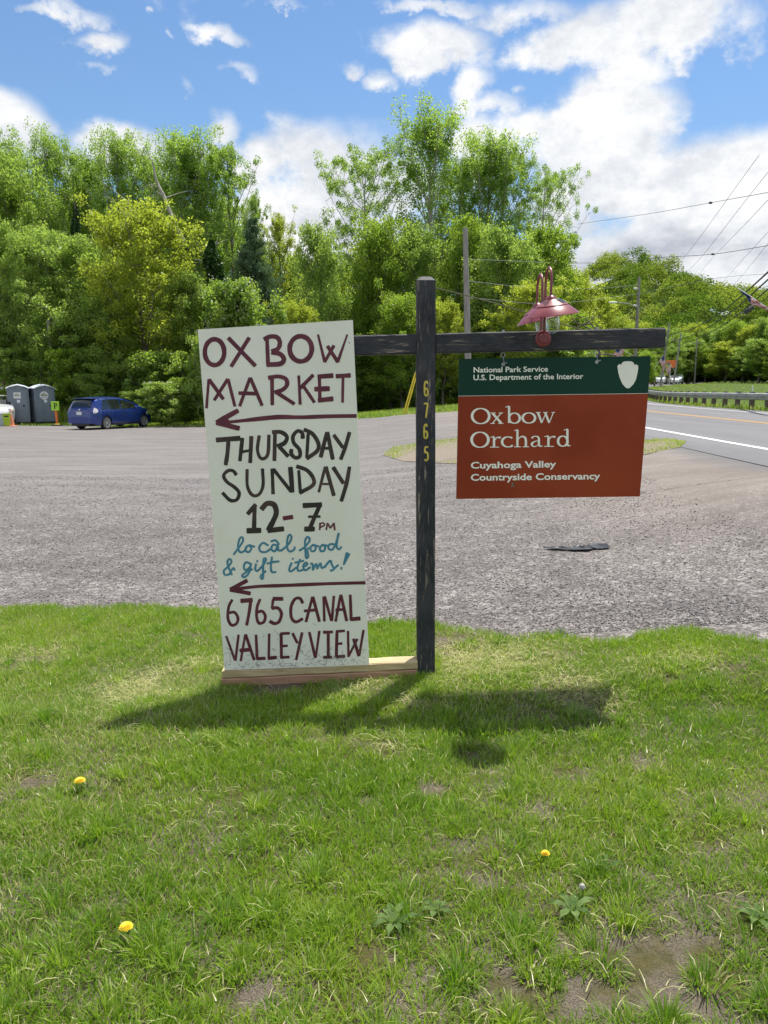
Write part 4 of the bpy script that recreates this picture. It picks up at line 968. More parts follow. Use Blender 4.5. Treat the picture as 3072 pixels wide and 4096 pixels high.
# --- solar barn lanterns
def lampred():
    m = mat('red_lamp_enamel', (.20, .030, .042), (.25, .045, .055), 12, .36, .0002, 200, coat=.2); return m
M['lamp_red'] = lampred(); M['lamp_in'] = mat('cream_enamel', (.62, .58, .42), rough=.5); M['solar'] = mat('solar_cell', (.01, .013, .03), (.02, .03, .06), 30, .12); M['glass'] = glassmat('clear_glass')
def lantern(sgn, px, py, arch_u, tilt, solar_az, label):
    "sgn -1: hooks towards the camera from the front of the beam; +1: away from its back"
    root = empty('barn_lantern', (px.x, py, px.z)); tag(root, label, 'solar lamp', 'pair of red solar barn lamps on the crossbeam')
    Z_arch = arch_u; r_ = .0062
    Rx = Matrix.Rotation(math.pi/2, 4, 'X')
    mb = MB(); mb.lathe([(.0375, 0), (.0375, .003), (.034, .0065), (.024, .008), (.022, .012), (.0205, .0145), (.0001, .0155)], 28, 0, Matrix.Scale(-sgn, 4, (0, 1, 0)) @ Rx)
    mb.build('wall_plate', M['lamp_red'], root, True)
    R_ = .062; zt = Z_arch-px.z; pts = [(0, sgn*.006, .018), (0, sgn*.016, .03), (0, sgn*.018, .05), (0, sgn*.018, zt-R_)]
    for i in range(1, 13):
        t = math.pi*i/12; pts.append((0, sgn*(.018+R_-R_*math.cos(t)), zt-R_+R_*math.sin(t)*1.0))
    zs = zt-.128; pts.append((0, sgn*(.018+2*R_), zs-.004)); mb = MB(); mb.tube(pts, r_, 10); mb.build('gooseneck', M['lamp_red'], root, True)
    sh = Matrix.Translation((0, sgn*(.018+2*R_), zs)) @ tilt
    prof = [(.0065, 0.002), (.018, -.004), (.0235, -.011), (.0235, -.015), (.028, -.018), (.064, -.038), (.0715, -.041), (.0735, -.0435), (.0735, -.047), (.078, -.0495), (.1175, -.083), (.1185, -.0845), (.117, -.086)]
    mb = MB(); mb.lathe(prof, 40, 0, sh); a = len(mb.f)
    mb.lathe([(.116, -.0855), (.076, -.052), (.03, -.044), (.0001, -.044)], 40, 1, sh); o = mb.build('lamp_shade', [M['lamp_red'], M['lamp_in']], root, True)
    # solar cell lying on the upper cone
    az = Matrix.Rotation(solar_az, 4, 'Z'); nrm = math.atan2(.020, .036); mb = MB()
    L = Matrix.Translation((.0475, 0, -.0268)) @ Matrix.Rotation(nrm, 4, 'Y')
    mb.box((-.017, -.0135, 0), (.017, .0135, .002), M=sh @ az @ L); so = mb.build('solar_panel', M['solar'], root); 
    mb = MB(); mb.box((-.0185, -.015, -.001), (.0185, .015, .0012), M=sh @ az @ L); mb.build('solar_frame', M['steel'], so)
    mb = MB(); gp = [(.016, -.050), (.022, -.060), (.0265, -.082), (.030, -.105), (.0305, -.130), (.026, -.150), (.016, -.163), (.0001, -.167)]
    mb.lathe(gp, 28, 0, sh); mb.build('glass_globe', M['glass'], root, True)
    mb = MB(); mb.lathe([(.0185, -.043), (.0185, -.056), (.016, -.058), (.0001, -.058)], 20, 0, sh); mb.lathe([(.0022, -.058), (.003, -.07), (.0001, -.074)], 8, 0, sh); mb.build('bulb_socket', M['lamp_in'], root, True)
    return root
cl = lambda x, y, Y: at(2000+x*.2411, 1050+y*.2411, Y)
pf = cl(715, 1265, PY+.01); za = cl(820, 88, PY-.07).z
lantern(-1, pf, PY+.0095, za, Matrix.Rotation(math.radians(-7), 4, 'Y') @ Matrix.Rotation(math.radians(6.5), 4, 'X'), math.radians(-32), 'front red solar lamp hooked over the near side of the crossbeam')
pbk = cl(690, 1265, PY+.093); zb_ = cl(600, 190, PY+.16).z
lantern(1, pbk, PY+.0935, zb_, Matrix.Rotation(math.radians(-14), 4, 'Y') @ Matrix.Rotation(math.radians(2), 4, 'X'), math.radians(-95), 'rear red solar lamp behind the crossbeam, its pale underside showing')

# twine from the post top, slack, back to the trees
p0 = at(1745, 1136, PY+.02); p1 = at(2330, 1310, 24.)
mb = MB(); p0b = at(1600+640, 1000+330*1.0, 20.0)
ln = [at(1690, 1135, 36), at(1744, 1152, 36), at(1860, 1180, 36), at(1980, 1213, 36), at(2092, 1245, 36.5), at(2230, 1290, 37.5), at(2400, 1340, 39)]
mb.tube(ln, .03, 6); M['twine'] = mat('twine', (.10, .10, .05), (.16, .15, .09), 30, .9)
tag(mb.build('slack_cable', M['twine']), 'slack olive cable slanting down to the right behind the sign post', 'cable')

# --- black plastic scrap on the lot
def scrap():
    out = [(1173, 1190), (1190, 1188), (1215, 1190), (1235, 1187), (1250, 1184), (1258, 1189), (1280, 1181), (1298, 1180), (1310, 1184), (1318, 1190), (1300, 1192), (1285, 1190), (1270, 1196), (1240, 1196), (1225, 1194), (1200, 1193)]
    P = [gv(u, v) for u, v in out]; c = sum(P, Vector())/len(P); V = []; n = len(P); r = np.random.RandomState(2); Fs = []
    for k in range(6):
        t = k/5
        for i, p in enumerate(P):
            q = c.lerp(p, t); a = p.x-c.x; V.append((q.x, q.y, q.z+.018+(.014*abs(math.sin(q.x*19+i*.4))+.012*r.rand())*(.35+.65*t)))
    for k in range(5):
        for i in range(n): Fs.append((k*n+i, k*n+(i+1) % n, (k+1)*n+(i+1) % n, (k+1)*n+i))
    nb = len(V); V += [(x, y, z-.004) for x, y, z in V]; Fs += [tuple(nb+i for i in f)[::-1] for f in Fs]
    Fs += [(5*n+i, nb+5*n+i, nb+5*n+(i+1) % n, 5*n+(i+1) % n) for i in range(n)]
    return mesh_np('plastic_scrap', V, Fs, M['black_scrap'])
M['black_scrap'] = mat('black_rubber_sheet', (.018, .019, .022), (.04, .042, .048), 20, .4)
tag(scrap(), 'torn strip of black rubber lying on the gravel lot', 'litter')
# ------------------------------------------------------------------ trees
M['leaf_poplar'] = leafmat('poplar_leaves', (.18, .30, .055), (.36, .50, .12), .62, .02)
M['leaf_maple'] = leafmat('maple_leaves', (.16, .27, .04), (.34, .46, .075), .62, .015)
M['leaf_yellow'] = leafmat('young_yellow_leaves', (.24, .31, .045), (.46, .53, .09), .62, .015)
M['leaf_locust'] = leafmat('locust_leaves', (.20, .31, .075), (.38, .50, .14), .62, .015)
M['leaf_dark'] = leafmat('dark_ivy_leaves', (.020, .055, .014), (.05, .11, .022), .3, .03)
M['leaf_pine'] = leafmat('pine_needles', (.08, .14, .075), (.17, .26, .14), .3, .02)
M['leaf_bush'] = leafmat('bush_leaves', (.15, .27, .05), (.35, .46, .10), .6, .03)
M['leaf_forest'] = leafmat('hill_forest_leaves', (.06, .135, .02), (.28, .345, .07), .5, 0.0)
M['blossom'] = leafmat('white_blossom', (.55, .58, .50), (.72, .74, .66), .3, .03, (1, 1, 1))

def leaves(C, size, r, elong=1.5, up=0.35, tone=None):
    "C (N,3) leaf centres -> diamond leaves with random bearing"
    N = len(C); n = r.randn(N, 3); n[:, 2] = np.abs(n[:, 2])+up; n /= np.linalg.norm(n, axis=1)[:, None]
    a = np.cross(n, r.randn(N, 3)); a /= np.linalg.norm(a, axis=1)[:, None]; b = np.cross(n, a)
    s = size*(.65+.7*r.rand(N)); A = a*(s*.5*elong)[:, None]; B = b*(s*.5)[:, None]
    fold = n*(s*.12)[:, None]
    V = np.stack([C-A, C+B+fold, C+A, C-B+fold], 1).reshape(-1, 3); F_ = np.arange(N*4).reshape(-1, 4)
    t = r.rand(N) if tone is None else tone
    return V, F_, np.repeat(t, 4)
class Wood:
    def __init__(s): s.V = []; s.F = []; s.n = 0
    def tube(s, P, R, k=5):
        P = np.asarray(P, float); R = np.asarray(R, float); n = len(P); d = np.gradient(P, axis=0); d /= np.linalg.norm(d, axis=1)[:, None]+1e-9
        ref = np.array([.3, .9, .1]); a = np.cross(d, ref); a /= np.linalg.norm(a, axis=1)[:, None]+1e-9; b = np.cross(d, a)
        t = np.arange(k)*2*np.pi/k; ring = P[:, None]+R[:, None, None]*(np.cos(t)[None, :, None]*a[:, None]+np.sin(t)[None, :, None]*b[:, None])
        s.V.append(ring.reshape(-1, 3)); i = (np.arange(n-1)[:, None]*k+np.arange(k)[None]).ravel(); j = (np.arange(n-1)[:, None]*k+(np.arange(k)[None]+1) % k).ravel()
        s.F.append(np.stack([i, j, j+k, i+k], 1)+s.n); s.n += n*k
    def mesh(s, name, m):
        me = bpy.data.meshes.new(name); o = mesh_np(name, np.concatenate(s.V), np.concatenate(s.F), m, smooth=True); return o
def bez(p, q, bend, n):
    t = np.linspace(0, 1, n)[:, None]; m = (np.array(p)+np.array(q))/2+np.array(bend); return (1-t)**2*np.array(p)+2*t*(1-t)*m+t**2*np.array(q)

PROTO = {}
def make_tree(key, seed, h=12., h0=.2, R=3.5, limbs=24, rise=(.9, .35), per=8, nleaf=90, clump=.55, lsize=.16, elong=1.4, trunk=.22, bark='bark', leaf='leaf_maple', prof=None, upsq=1.0, droop=0.0, forks=0, limb_r=.28, inner=.35, tones=None):
    r = np.random.RandomState(seed); W = Wood()
    nt = 12; zt = np.linspace(0, h*.93, nt); wob = np.cumsum(r.randn(nt, 2)*.016*h, 0)*.35; wob[0] = 0
    T_ = np.stack([wob[:, 0], wob[:, 1], zt], 1); TR = trunk*(1-zt/h*.92); TR[0] *= 1.35; W.tube(T_, TR, 7)
    prof = prof or (lambda t: math.sin(math.pi*min(1, .18+.82*t)**.8)**.7)
    CC = []; CT = []
    for i in range(limbs):
        t = (i+.5*r.rand())/limbs; za = h*(h0+(.93-h0)*t*.92); az = i*2.39996+r.randn()*.4
        L = R*prof(t)*(.6+.55*r.rand() if h > 6 else .3+.95*r.rand()); sl = rise[0]+(rise[1]-rise[0])*t if isinstance(rise, tuple) else rise     # sine-ish: rise per metre outward
        base = np.array([np.interp(za, zt, T_[:, 0]), np.interp(za, zt, T_[:, 1]), za])
        tip = base+np.array([math.cos(az)*L, math.sin(az)*L, L*sl*(.8+.5*r.rand())+droop*L])
        tip[2] = min(tip[2], h*(1.0-.03*r.rand())-.0)
        P = bez(base, tip, (0, 0, -.12*L+r.randn()*.05*L), 7); W.tube(P, np.linspace(max(.02, trunk*limb_r*(1-.6*t)), .012, 7), 4)
        for j in range(per):
            s = inner+(1-inner)*((j+r.rand())/per); k = s*6; i0 = min(5, int(k)); c = P[i0]*(1-(k-i0))+P[i0+1]*(k-i0)
            spread = R*.17*(1.25-s*.6); off = r.randn(3)*spread; off[2] = off[2]*.75+abs(r.randn())*.18*R*.5
            cc = c+off; cc[2] = min(cc[2], h)
            W.tube(bez(c, cc, r.randn(3)*.1, 4), np.linspace(.018, .007, 4), 3); CC.append(cc); CT.append(r.rand())
    top = T_[-1]; 
    for j in range(int(per*1.2)):
        CC.append(top+np.array([r.randn()*.09*R, r.randn()*.09*R, -abs(r.randn())*.1*h+.04*h])); CT.append(r.rand())
    CC = np.array(CC); CT = np.array(CT)
    n = nleaf*len(CC); idx = r.randint(0, len(CC), n); g = r.randn(n, 3); g /= np.linalg.norm(g, axis=1)[:, None]+1e-9; g *= (r.rand(n)**.45)[:, None]*clump*(.7+.7*CT[idx])[:, None]; g[:, 2] *= .8*upsq
    Cc = CC[idx]+g
    tone = np.clip(.45*CT[idx]+.55*r.rand(n), 0, 1) if tones is None else tones(Cc, CT[idx], r)
    V, F_, t4 = leaves(Cc, lsize, r, elong, tone=tone)
    root = empty('tree'); 
    w = W.mesh('trunk', M[bark]); w.parent = root; c = mesh_np('crown', V, F_, M[leaf], root, attr={'tone': t4})
    PROTO[key] = dict(root=root, h=h, R=R, used=False, wood=w.data, crown=c.data); return root
def tall(t): return (math.sin(math.pi*min(1, .12+.86*t)))**.6
def cone(t): return 1.02-t
def dome(t): return math.sqrt(max(0.02, 1-(t*.97)**2))
make_tree('poplar_a', 1, 20, .22, 2.9, 40, (1.9, 2.2), 10, 88, .50, .108, 1.15, .26, 'pale_bark', 'leaf_poplar', tall, upsq=1.2)
make_tree('poplar_b', 2, 20, .25, 3.3, 34, (1.5, 2.0), 10, 88, .52, .108, 1.15, .28, 'pale_bark', 'leaf_poplar', tall, upsq=1.2)
make_tree('poplar_c', 3, 19, .35, 3.0, 26, (1.2, 1.7), 9, 85, .38, .105, 1.15, .24, 'bark', 'leaf_poplar', tall, upsq=1.1)
make_tree('spread', 4, 18, .38, 5.6, 24, (.9, 1.1), 10, 95, .46, .105, 1.2, .30, 'pale_bark', 'leaf_poplar', lambda t: .55+.45*math.sin(math.pi*t))
make_tree('maple_a', 5, 12, .10, 4.3, 46, (.45, .9), 9, 82, .66, .13, 1.3, .22, 'bark', 'leaf_maple', lambda t: (1-.62*t**1.6))
make_tree('maple_b', 6, 12, .12, 3.8, 40, (.6, 1.0), 9, 82, .62, .13, 1.3, .2, 'bark', 'leaf_maple', lambda t: .8+.2*math.sin(3*t)-.45*t**2)
make_tree('locust_a', 7, 15, .15, 4.8, 44, (.6, .8), 10, 88, .62, .095, 2.6, .26, 'bark', 'leaf_locust', lambda t: (1-.55*t**1.8))
make_tree('yellow_a', 8, 13, .20, 4.2, 44, (.7, 1.0), 9, 80, .52, .118, 1.5, .2, 'bark', 'leaf_yellow', lambda t: .75+.3*math.sin(math.pi*t)-.35*t**3)
make_tree('bush_a', 9, 4.2, .03, 2.2, 34, (.6, 1.5), 8, 90, .36, .115, 1.3, .08, 'bark', 'leaf_bush', dome)
make_tree('bush_b', 10, 5.5, .03, 2.5, 38, (.7, 1.4), 8, 86, .38, .115, 1.3, .09, 'bark', 'leaf_bush', dome)
def make_pine():
    r = np.random.RandomState(12); W = Wood(); h = 13.; W.tube([(0, 0, 0), (.05, 0, h*.5), (0, .03, h*.97)], [.2, .13, .03], 7); Cc = []
    D = []
    for lv in range(34):
        z = h*(.10+.88*lv/34); R_ = 2.75*(1-(lv/34)**1.7)**.9*(.85+.3*r.rand())+.12
        for k in range(8):
            a = r.rand()*6.28; L = R_*(.72+.4*r.rand()); tip = np.array([math.cos(a)*L, math.sin(a)*L, z+.28*L+.1*r.randn()]); P = bez((0, 0, z), tip, (0, 0, -.12*L), 5); W.tube(P, np.linspace(.03, .008, 5), 3)
            m = int(26+230*L/2.4); s = .12+.88*r.rand(m)**.8; pts = np.array([np.interp(s, np.linspace(0, 1, 5), P[:, q]) for q in range(3)]).T; pts += r.randn(m, 3)*np.array([.19, .19, .13])*(.4+.6*L/2); Cc.append(pts)
    Cc = np.concatenate(Cc); V, F_, t4 = leaves(Cc, .055, r, 5.5, up=.1)
    root = empty('pine_tree'); w = W.mesh('trunk', M['bark']); w.parent = root; c = mesh_np('crown', V, F_, M['leaf_pine'], root, attr={'tone': t4}); PROTO['pine'] = dict(root=root, h=h, R=2.6, used=False, wood=w.data, crown=c.data)
make_pine()
def make_column(key, h, R_, leafm):
    r = np.random.RandomState(14); W = Wood(); W.tube([(0, 0, 0), (.1, 0, h*.5), (0, .1, h)], [.22, .17, .08], 7)
    n = int(5200*R_*h/4); z = h*(.03+.97*r.rand(n)); a = r.rand(n)*6.28; rr = R_*(.6+.55*np.sin(z*1.7+a)*.5+.3*r.rand(n))*np.clip((h*1.02-z)/(.12*h), .25, 1)
    V, F_, t4 = leaves(np.stack([np.cos(a)*rr, np.sin(a)*rr, z], 1), .16, r, 1.1); root = empty('ivy_clad_tree'); w = W.mesh('trunk', M['bark']); w.parent = root
    c = mesh_np('ivy', V, F_, M[leafm], root, attr={'tone': t4}); PROTO[key] = dict(root=root, h=h, R=R_, used=False, wood=w.data, crown=c.data)
make_column('ivy', 10., .5, 'leaf_dark')

def grow(key, u, vtop, Y, wv, label, name='tree', cat='tree', group='trees behind the parking lot', leaf=None, rz=None, base=None, vbase=None):
    "plant a tree at distance Y whose top and width match the view (pixels of the 1659-wide view)"
    P = PROTO[key]; root = P['root']
    p = at(u*V2S, vtop*V2S, Y); X = p.x; zb = float(hill_z(np.array(X), np.array(Y)))-.08 if vbase is None else at(u*V2S, vbase*V2S, Y).z
    if not P['used']: o = root; P['used'] = True
    else: o = copy_tree(root)
    hh = max(1.5, p.z-zb); half = wv*V2S/2/FPX*math.hypot(X, Y)
    o.name = name; o.location = (X, Y, zb); sz = hh/P['h']; sx = half/(P['R']*1.02); o.scale = (sx, sx, sz)
    o.rotation_euler = (0, 0, rz if rz is not None else (hash((u, vtop)) % 628)/100.)
    tag(o, label, cat, group)
    if leaf:
        for ch in o.children:
            if ch.name.startswith(('crown', 'ivy')): ch.material_slots[0].link = 'OBJECT'; ch.material_slots[0].material = M[leaf]
    return o
LT = 'trees behind the parking lot'
# back rows first: they close the wood behind the front trees
BACK = [(-90, 380, 72, 190, 'maple_b', 'leaf_locust'), (10, 400, 74, 200, 'maple_a', 'leaf_maple'), (110, 420, 75, 200, 'maple_b', 'leaf_maple'), (200, 430, 76, 200, 'maple_a', None), (300, 440, 74, 190, 'maple_b', None), (390, 430, 76, 200, 'maple_a', None), (470, 450, 75, 180, 'maple_b', None),
        (560, 540, 78, 160, 'maple_a', None), (640, 560, 80, 170, 'maple_b', None), (720, 560, 80, 170, 'maple_a', None), (800, 540, 76, 170, 'maple_b', 'leaf_yellow'), (880, 520, 76, 180, 'maple_a', None), (960, 530, 76, 180, 'maple_b', None), (1040, 520, 76, 180, 'maple_a', 'leaf_yellow'), (1120, 530, 78, 180, 'maple_b', None), (1190, 560, 80, 140, 'maple_a', 'leaf_yellow'),
        (-40, 560, 60, 190, 'maple_a', None), (80, 600, 58, 180, 'maple_b', None), (180, 620, 57, 180, 'maple_a', 'leaf_locust'), (290, 620, 57, 180, 'maple_b', None), (400, 640, 57, 180, 'maple_a', None), (500, 650, 57, 170, 'maple_b', 'leaf_yellow'), (590, 640, 58, 170, 'maple_a', None), (680, 640, 58, 160, 'maple_b', None), (770, 640, 58, 160, 'maple_a', None)]
ORD = 'first second third fourth fifth sixth seventh eighth ninth tenth eleventh twelfth thirteenth fourteenth fifteenth sixteenth seventeenth eighteenth nineteenth twentieth twenty-first twenty-second twenty-third twenty-fourth twenty-fifth'.split()
def rank(rows, row): return ORD[sorted(rows, key=lambda q: q[0]).index(row)]
for i, (u, v, Y, w_, k, lf) in enumerate(BACK): grow(k, u, v, Y, w_, rank(BACK, BACK[i])+' from the left among the second row trees of the wood', group='second row trees of the wood', leaf=lf)
FRONT = [('locust_a', 30, 362, 62, 230, 'tall feathery grey green tree at the left edge of the view', None),
    ('poplar_a', 30, 300, 68, 110, 'poplar top showing above the feathery tree at the left edge', None),
    ('poplar_b', 112, 280, 66, 120, 'second tall poplar from the left edge, in front of cloud', None),
    ('poplar_a', 180, 318, 68, 110, 'lower poplar between two taller poplars on the left', None),
    ('poplar_b', 238, 274, 66, 125, 'tall round topped poplar above the ivy covered snag', None),
    ('poplar_a', 305, 322, 68, 110, 'poplar in the dip left of the tallest left hand poplar', None),
    ('poplar_b', 372, 276, 65, 165, 'tallest poplar of the left hand group', None),
    ('poplar_a', 430, 330, 67, 120, 'poplar beside the tallest left hand poplar, leaning right', None),
    ('poplar_c', 497, 290, 65, 120, 'slender poplar at the right end of the left hand group', None),
    ('poplar_c', 545, 400, 60, 70, 'thin sprig of a poplar standing out over the pine', None),
    ('yellow_a', 310, 448, 50, 265, 'yellow green maple in front of the poplars, left of the pine', None),
    ('locust_a', 160, 505, 52, 240, 'greyish green tree left of the yellow green maple', None),
    ('locust_a', 55, 500, 53, 190, 'yellowish feathery tree above the portable toilets', None),
    ('yellow_a', -20, 470, 54, 150, 'olive green tree cut off by the left edge', 'leaf_locust'),
    ('maple_a', 225, 640, 50, 180, 'dark green tree behind the blue car', 'leaf_locust'),
    ('maple_b', 400, 600, 50, 150, 'small green tree between the blue car and the white board', None),
    ('maple_a', 110, 680, 50.5, 170, 'low dark tree right behind the portable toilets', 'leaf_bush'),
    ('maple_b', -10, 660, 52, 150, 'low tree behind the shed roof at the left edge', 'leaf_locust'),
    ('poplar_c', 606, 450, 58, 90, 'sparse young tree just right of the pine', 'leaf_yellow'),
    ('maple_b', 690, 494, 52, 125, 'bright green young tree right of the pine', None),
    ('yellow_a', 640, 655, 48, 130, 'low yellow green tree above the white board', None),
    ('maple_a', 730, 640, 54, 150, 'low bright green tree by the crossbeam left arm', None),
    ('spread', 790, 330, 64, 230, 'spreading sparse poplar reaching left over the white board', None),
    ('poplar_b', 930, 238, 64, 190, 'tallest tree in the middle, its top against blue sky', None),
    ('poplar_b', 1050, 276, 65, 165, 'tall airy poplar just right of the tallest middle tree', None),
    ('spread', 1085, 330, 66, 190, 'airy poplar behind the grey utility pole', None),
    ('spread', 1175, 372, 65, 180, 'sparse poplar leaning right at the end of the middle group', None),
    ('spread', 990, 350, 67, 200, 'airy poplar filling between the two tallest middle trees', None),
    ('maple_a', 820, 478, 56, 175, 'dense dark green maple left of the sign post', None),
    ('maple_b', 905, 490, 57, 150, 'dense green maple directly behind the sign post top', None),
    ('maple_a', 1010, 480, 57, 170, 'green maple behind the bare utility pole', None),
    ('maple_b', 1095, 500, 54, 170, 'light green maple behind the solar lamps', None),
    ('yellow_a', 1180, 492, 58, 165, 'light yellow green tree at the right end of the wood', 'leaf_maple'),
    ('maple_a', 870, 640, 52, 150, 'low leafy tree behind the sign post', None),
    ('yellow_a', 960, 650, 51.5, 120, 'low yellowish tree between post and park sign', None),
    ('maple_b', 1060, 620, 55, 150, 'low green tree behind the park sign top edge', None),
    ('yellow_a', 1150, 610, 50, 170, 'low yellowish tree behind the solar lamps', None),
    ('maple_b', 1235, 585, 70, 150, 'bright tree by the road left of the wooded hill', 'leaf_yellow'),
    ('yellow_a', 1290, 640, 90, 130, 'rounded light tree above the right end of the crossbeam', None),
    ('maple_a', 1230, 680, 62, 150, 'low tree by the road behind the park sign', None)]
for (k, u, v, Y, w_, lab, lf) in FRONT: grow(k, u, v, Y, w_, lab, leaf=lf, group=None)
grow('pine', 545, 457, 52, 128, 'dark blue green pine left of the middle trees', 'pine_tree', 'pine tree', None)
o = grow('ivy', 162, 437, 58, 20, 'dark ivy covered snag standing among the left hand trees', 'ivy_clad_tree', 'tree', None)
o = grow('ivy', 458, 520, 49, 40, 'leaning trunk wrapped in ivy left of the pine', 'ivy_clad_tree', 'tree', None)
# shrubs along the foot of the wood
SH = [(20, 760, 50, 120), (75, 790, 50, 130), (150, 760, 49, 150), (205, 815, 48, 100), (262, 790, 48, 130), (345, 770, 47, 150), (395, 820, 44, 90), (300, 850, 45, 80), (450, 770, 43.5, 140), (520, 800, 44, 100), (600, 740, 45, 150), (680, 790, 44, 110), (745, 750, 54, 150), (800, 770, 55, 120), (845, 745, 54, 120), (905, 790, 52, 90), (955, 735, 54, 130), (1010, 770, 53, 110), (1080, 740, 54, 150), (1150, 790, 44, 110), (1220, 740, 48, 150)]
for i, (u, v, Y, w_) in enumerate(SH):
    grow('bush_a' if i % 2 else 'bush_b', u, v, Y, w_, rank(SH, SH[i])+' leafy shrub from the left at the foot of the wood', 'shrub', 'shrub', 'shrubs along the foot of the wood', leaf=('leaf_bush', 'leaf_bush', 'leaf_maple', 'leaf_locust')[i % 4])
def brush(r, n):
    x = -26+36*r.rand(n); y = np.where(x < -9, 46.5, 57)+r.rand(n)*3.5; k = vnoise(x, y, .7, 12) > .35; return x[k], y[k]
patch_grass('undergrowth', 16000, brush, .3, 1.5, .05, 71, 'ragged tall weeds and brush in front of the wood', .15)
# white flowering bushes
def flowering(u, v, Y, w_, label, seed):
    o = grow('bush_b', u, v, Y, w_, label, 'flowering_shrub', 'shrub', None); r = np.random.RandomState(seed)
    src = PROTO['bush_b']['crown']; n = len(src.vertices); co = np.zeros(n*3, np.float32); src.vertices.foreach_get('co', co); co = co.reshape(-1, 3)[::4]
    rad = np.hypot(co[:, 0], co[:, 1])/2.5+co[:, 2]/5.5; q = np.where(rad > .95)[0]; q = r.choice(q, min(len(q), 230)); C_ = np.repeat(co[q], 9, 0)+r.randn(len(q)*9, 3)*.07+np.array([0, 0, .06])
    V, F_, t4 = leaves(C_, .06, r, 1.1); mesh_np('blossom', V, F_, M['blossom'], o, attr={'tone': t4})
flowering(505, 622, 45, 190, 'tall shrub with white flower heads above the white board', 3)
flowering(455, 730, 42.5, 120, 'shrub with white flower heads at the left edge of the board', 4)
flowering(345, 830, 41.8, 105, 'spreading pale flowered shrub beside the blue car', 5)

# bare leaning trunks
def bare(pts, Y, r0, r1, label, name='dead_tree', m='pale_bark', twigs=0, seed=0):
    P = [at(u*V2S, v*V2S, Y) for u, v in pts]; W = Wood(); r = np.random.RandomState(seed); Pn = np.array([tuple(p) for p in P]); o3 = Vector(P[0])
    Q = np.array(catmull([(p[0], p[2], 0) for p in Pn], 5)) if len(Pn) > 2 else np.array([(a, b, 0) for a, b in zip(np.linspace(Pn[0, 0], Pn[1, 0], 8), np.linspace(Pn[0, 2], Pn[1, 2], 8))])
    Q3 = np.stack([Q[:, 0], Y+r.randn(len(Q))*.05, Q[:, 1]], 1)-np.array(tuple(o3)); R_ = np.linspace(r0, r1, len(Q3)); W.tube(Q3, R_, 7)
    for k in range(twigs):
        i = r.randint(2, len(Q3)); L = .5+1.6*r.rand(); a = r.rand()*6.28; tip = Q3[i]+np.array([math.cos(a)*L, math.sin(a)*L, (r.rand()-.1)*L]); W.tube(bez(Q3[i], tip, (0, 0, .1), 5), np.linspace(max(.015, R_[i]*.4), .008, 5), 4)
    o = W.mesh(name, M[m]); o.location = o3; tag(o, label, 'tree trunk', None); return o
bare([(396, 520), (372, 470), (352, 420), (338, 390), (330, 350)], 55.5, .16, .06, 'pale dead trunk leaning left in front of the tallest left poplar', twigs=5, seed=1)
bare([(263, 490), (272, 455), (281, 425)], 56, .12, .05, 'short pale dead trunk left of the yellow green maple', twigs=3, seed=2)
bare([(472, 640), (464, 590), (458, 545), (470, 520)], 50.5, .13, .06, 'bare grey trunk by the ivy wrapped trunk left of the pine', twigs=4, seed=3)
def twiggy():
    W = Wood(); r = np.random.RandomState(6); Y = 60; 
    for (a, b) in (((1290, 720), (1215, 690)), ((1290, 718), (1260, 680)), ((1230, 700), (1190, 706)), ((1240, 696), (1225, 676)), ((1330, 768), (1275, 772)), ((1275, 700), (1240, 712)), ((1290, 735), (1330, 730)), ((1215, 692), (1195, 676))):
        p, q = at(a[0]*V2S, a[1]*V2S, Y), at(b[0]*V2S, b[1]*V2S, Y); p = np.array(tuple(p)); q = np.array(tuple(q)); q[1] += r.randn()*.6; W.tube(bez(p, q, (0, 0, .3), 7), np.linspace(.07, .015, 7), 4)
        for k in range(5):
            s = r.rand(); c = p*(1-s)+q*s+np.array([0, 0, .15]); W.tube(bez(c, c+np.array([r.randn()*.9, r.randn()*.4, .1+abs(r.randn())*.4]), (0, 0, .1), 4), np.linspace(.025, .008, 4), 3)
    tk = at(1300*V2S, 720*V2S, Y); W.tube([(tk.x, Y, Hf(tk.x, Y)-.1), (tk.x-.1, Y, tk.z*.6), (tk.x-.2, Y, tk.z)], [.16, .13, .08], 6)
    tag(W.mesh('bare_tree', M['bark']), 'leafless dark branches behind the right half of the crossbeam', 'tree')
twiggy()

# row of trees beyond the meadow on the right, then the wooded hill
VR = [(1420, 726, 130, 70, 'yellow_a'), (1400, 760, 120, 50, 'maple_b'), (1380, 700, 150, 80, 'maple_a'), (1330, 690, 140, 80, 'maple_b'), (1445, 712, 175, 70, 'maple_a'), (1480, 722, 180, 70, 'maple_b'), (1505, 700, 185, 66, 'yellow_a'), (1535, 712, 182, 64, 'maple_a'), (1562, 706, 175, 62, 'maple_b'), (1590, 694, 172, 64, 'maple_a'), (1618, 705, 168, 62, 'maple_b'), (1650, 690, 165, 66, 'maple_a'), (1690, 690, 160, 70, 'maple_b'), (1735, 695, 155, 70, 'maple_a'), (1790, 690, 150, 80, 'maple_b'),
      (1455, 745, 172, 80, 'maple_b'), (1492, 738, 176, 84, 'locust_a'), (1528, 752, 174, 80, 'locust_a'), (1572, 740, 170, 90, 'maple_a'), (1608, 752, 166, 76, 'locust_a'), (1645, 735, 160, 90, 'maple_b'), (1700, 740, 155, 90, 'maple_a'), (1410, 790, 165, 60, 'maple_a')]
for i, (u, v, Y, w_, k) in enumerate(VR): grow(k, u, v, Y, w_, rank(VR, VR[i])+' tree from the left in the row beyond the meadow', group='row of trees beyond the meadow', leaf=('leaf_bush', 'leaf_maple', 'leaf_yellow', 'leaf_bush')[i % 4])
o = grow('bush_a', 1423, 793, 200, 50, 'round clipped yellow green bush behind the parked white cars', 'shrub', 'shrub', None, leaf='leaf_yellow')

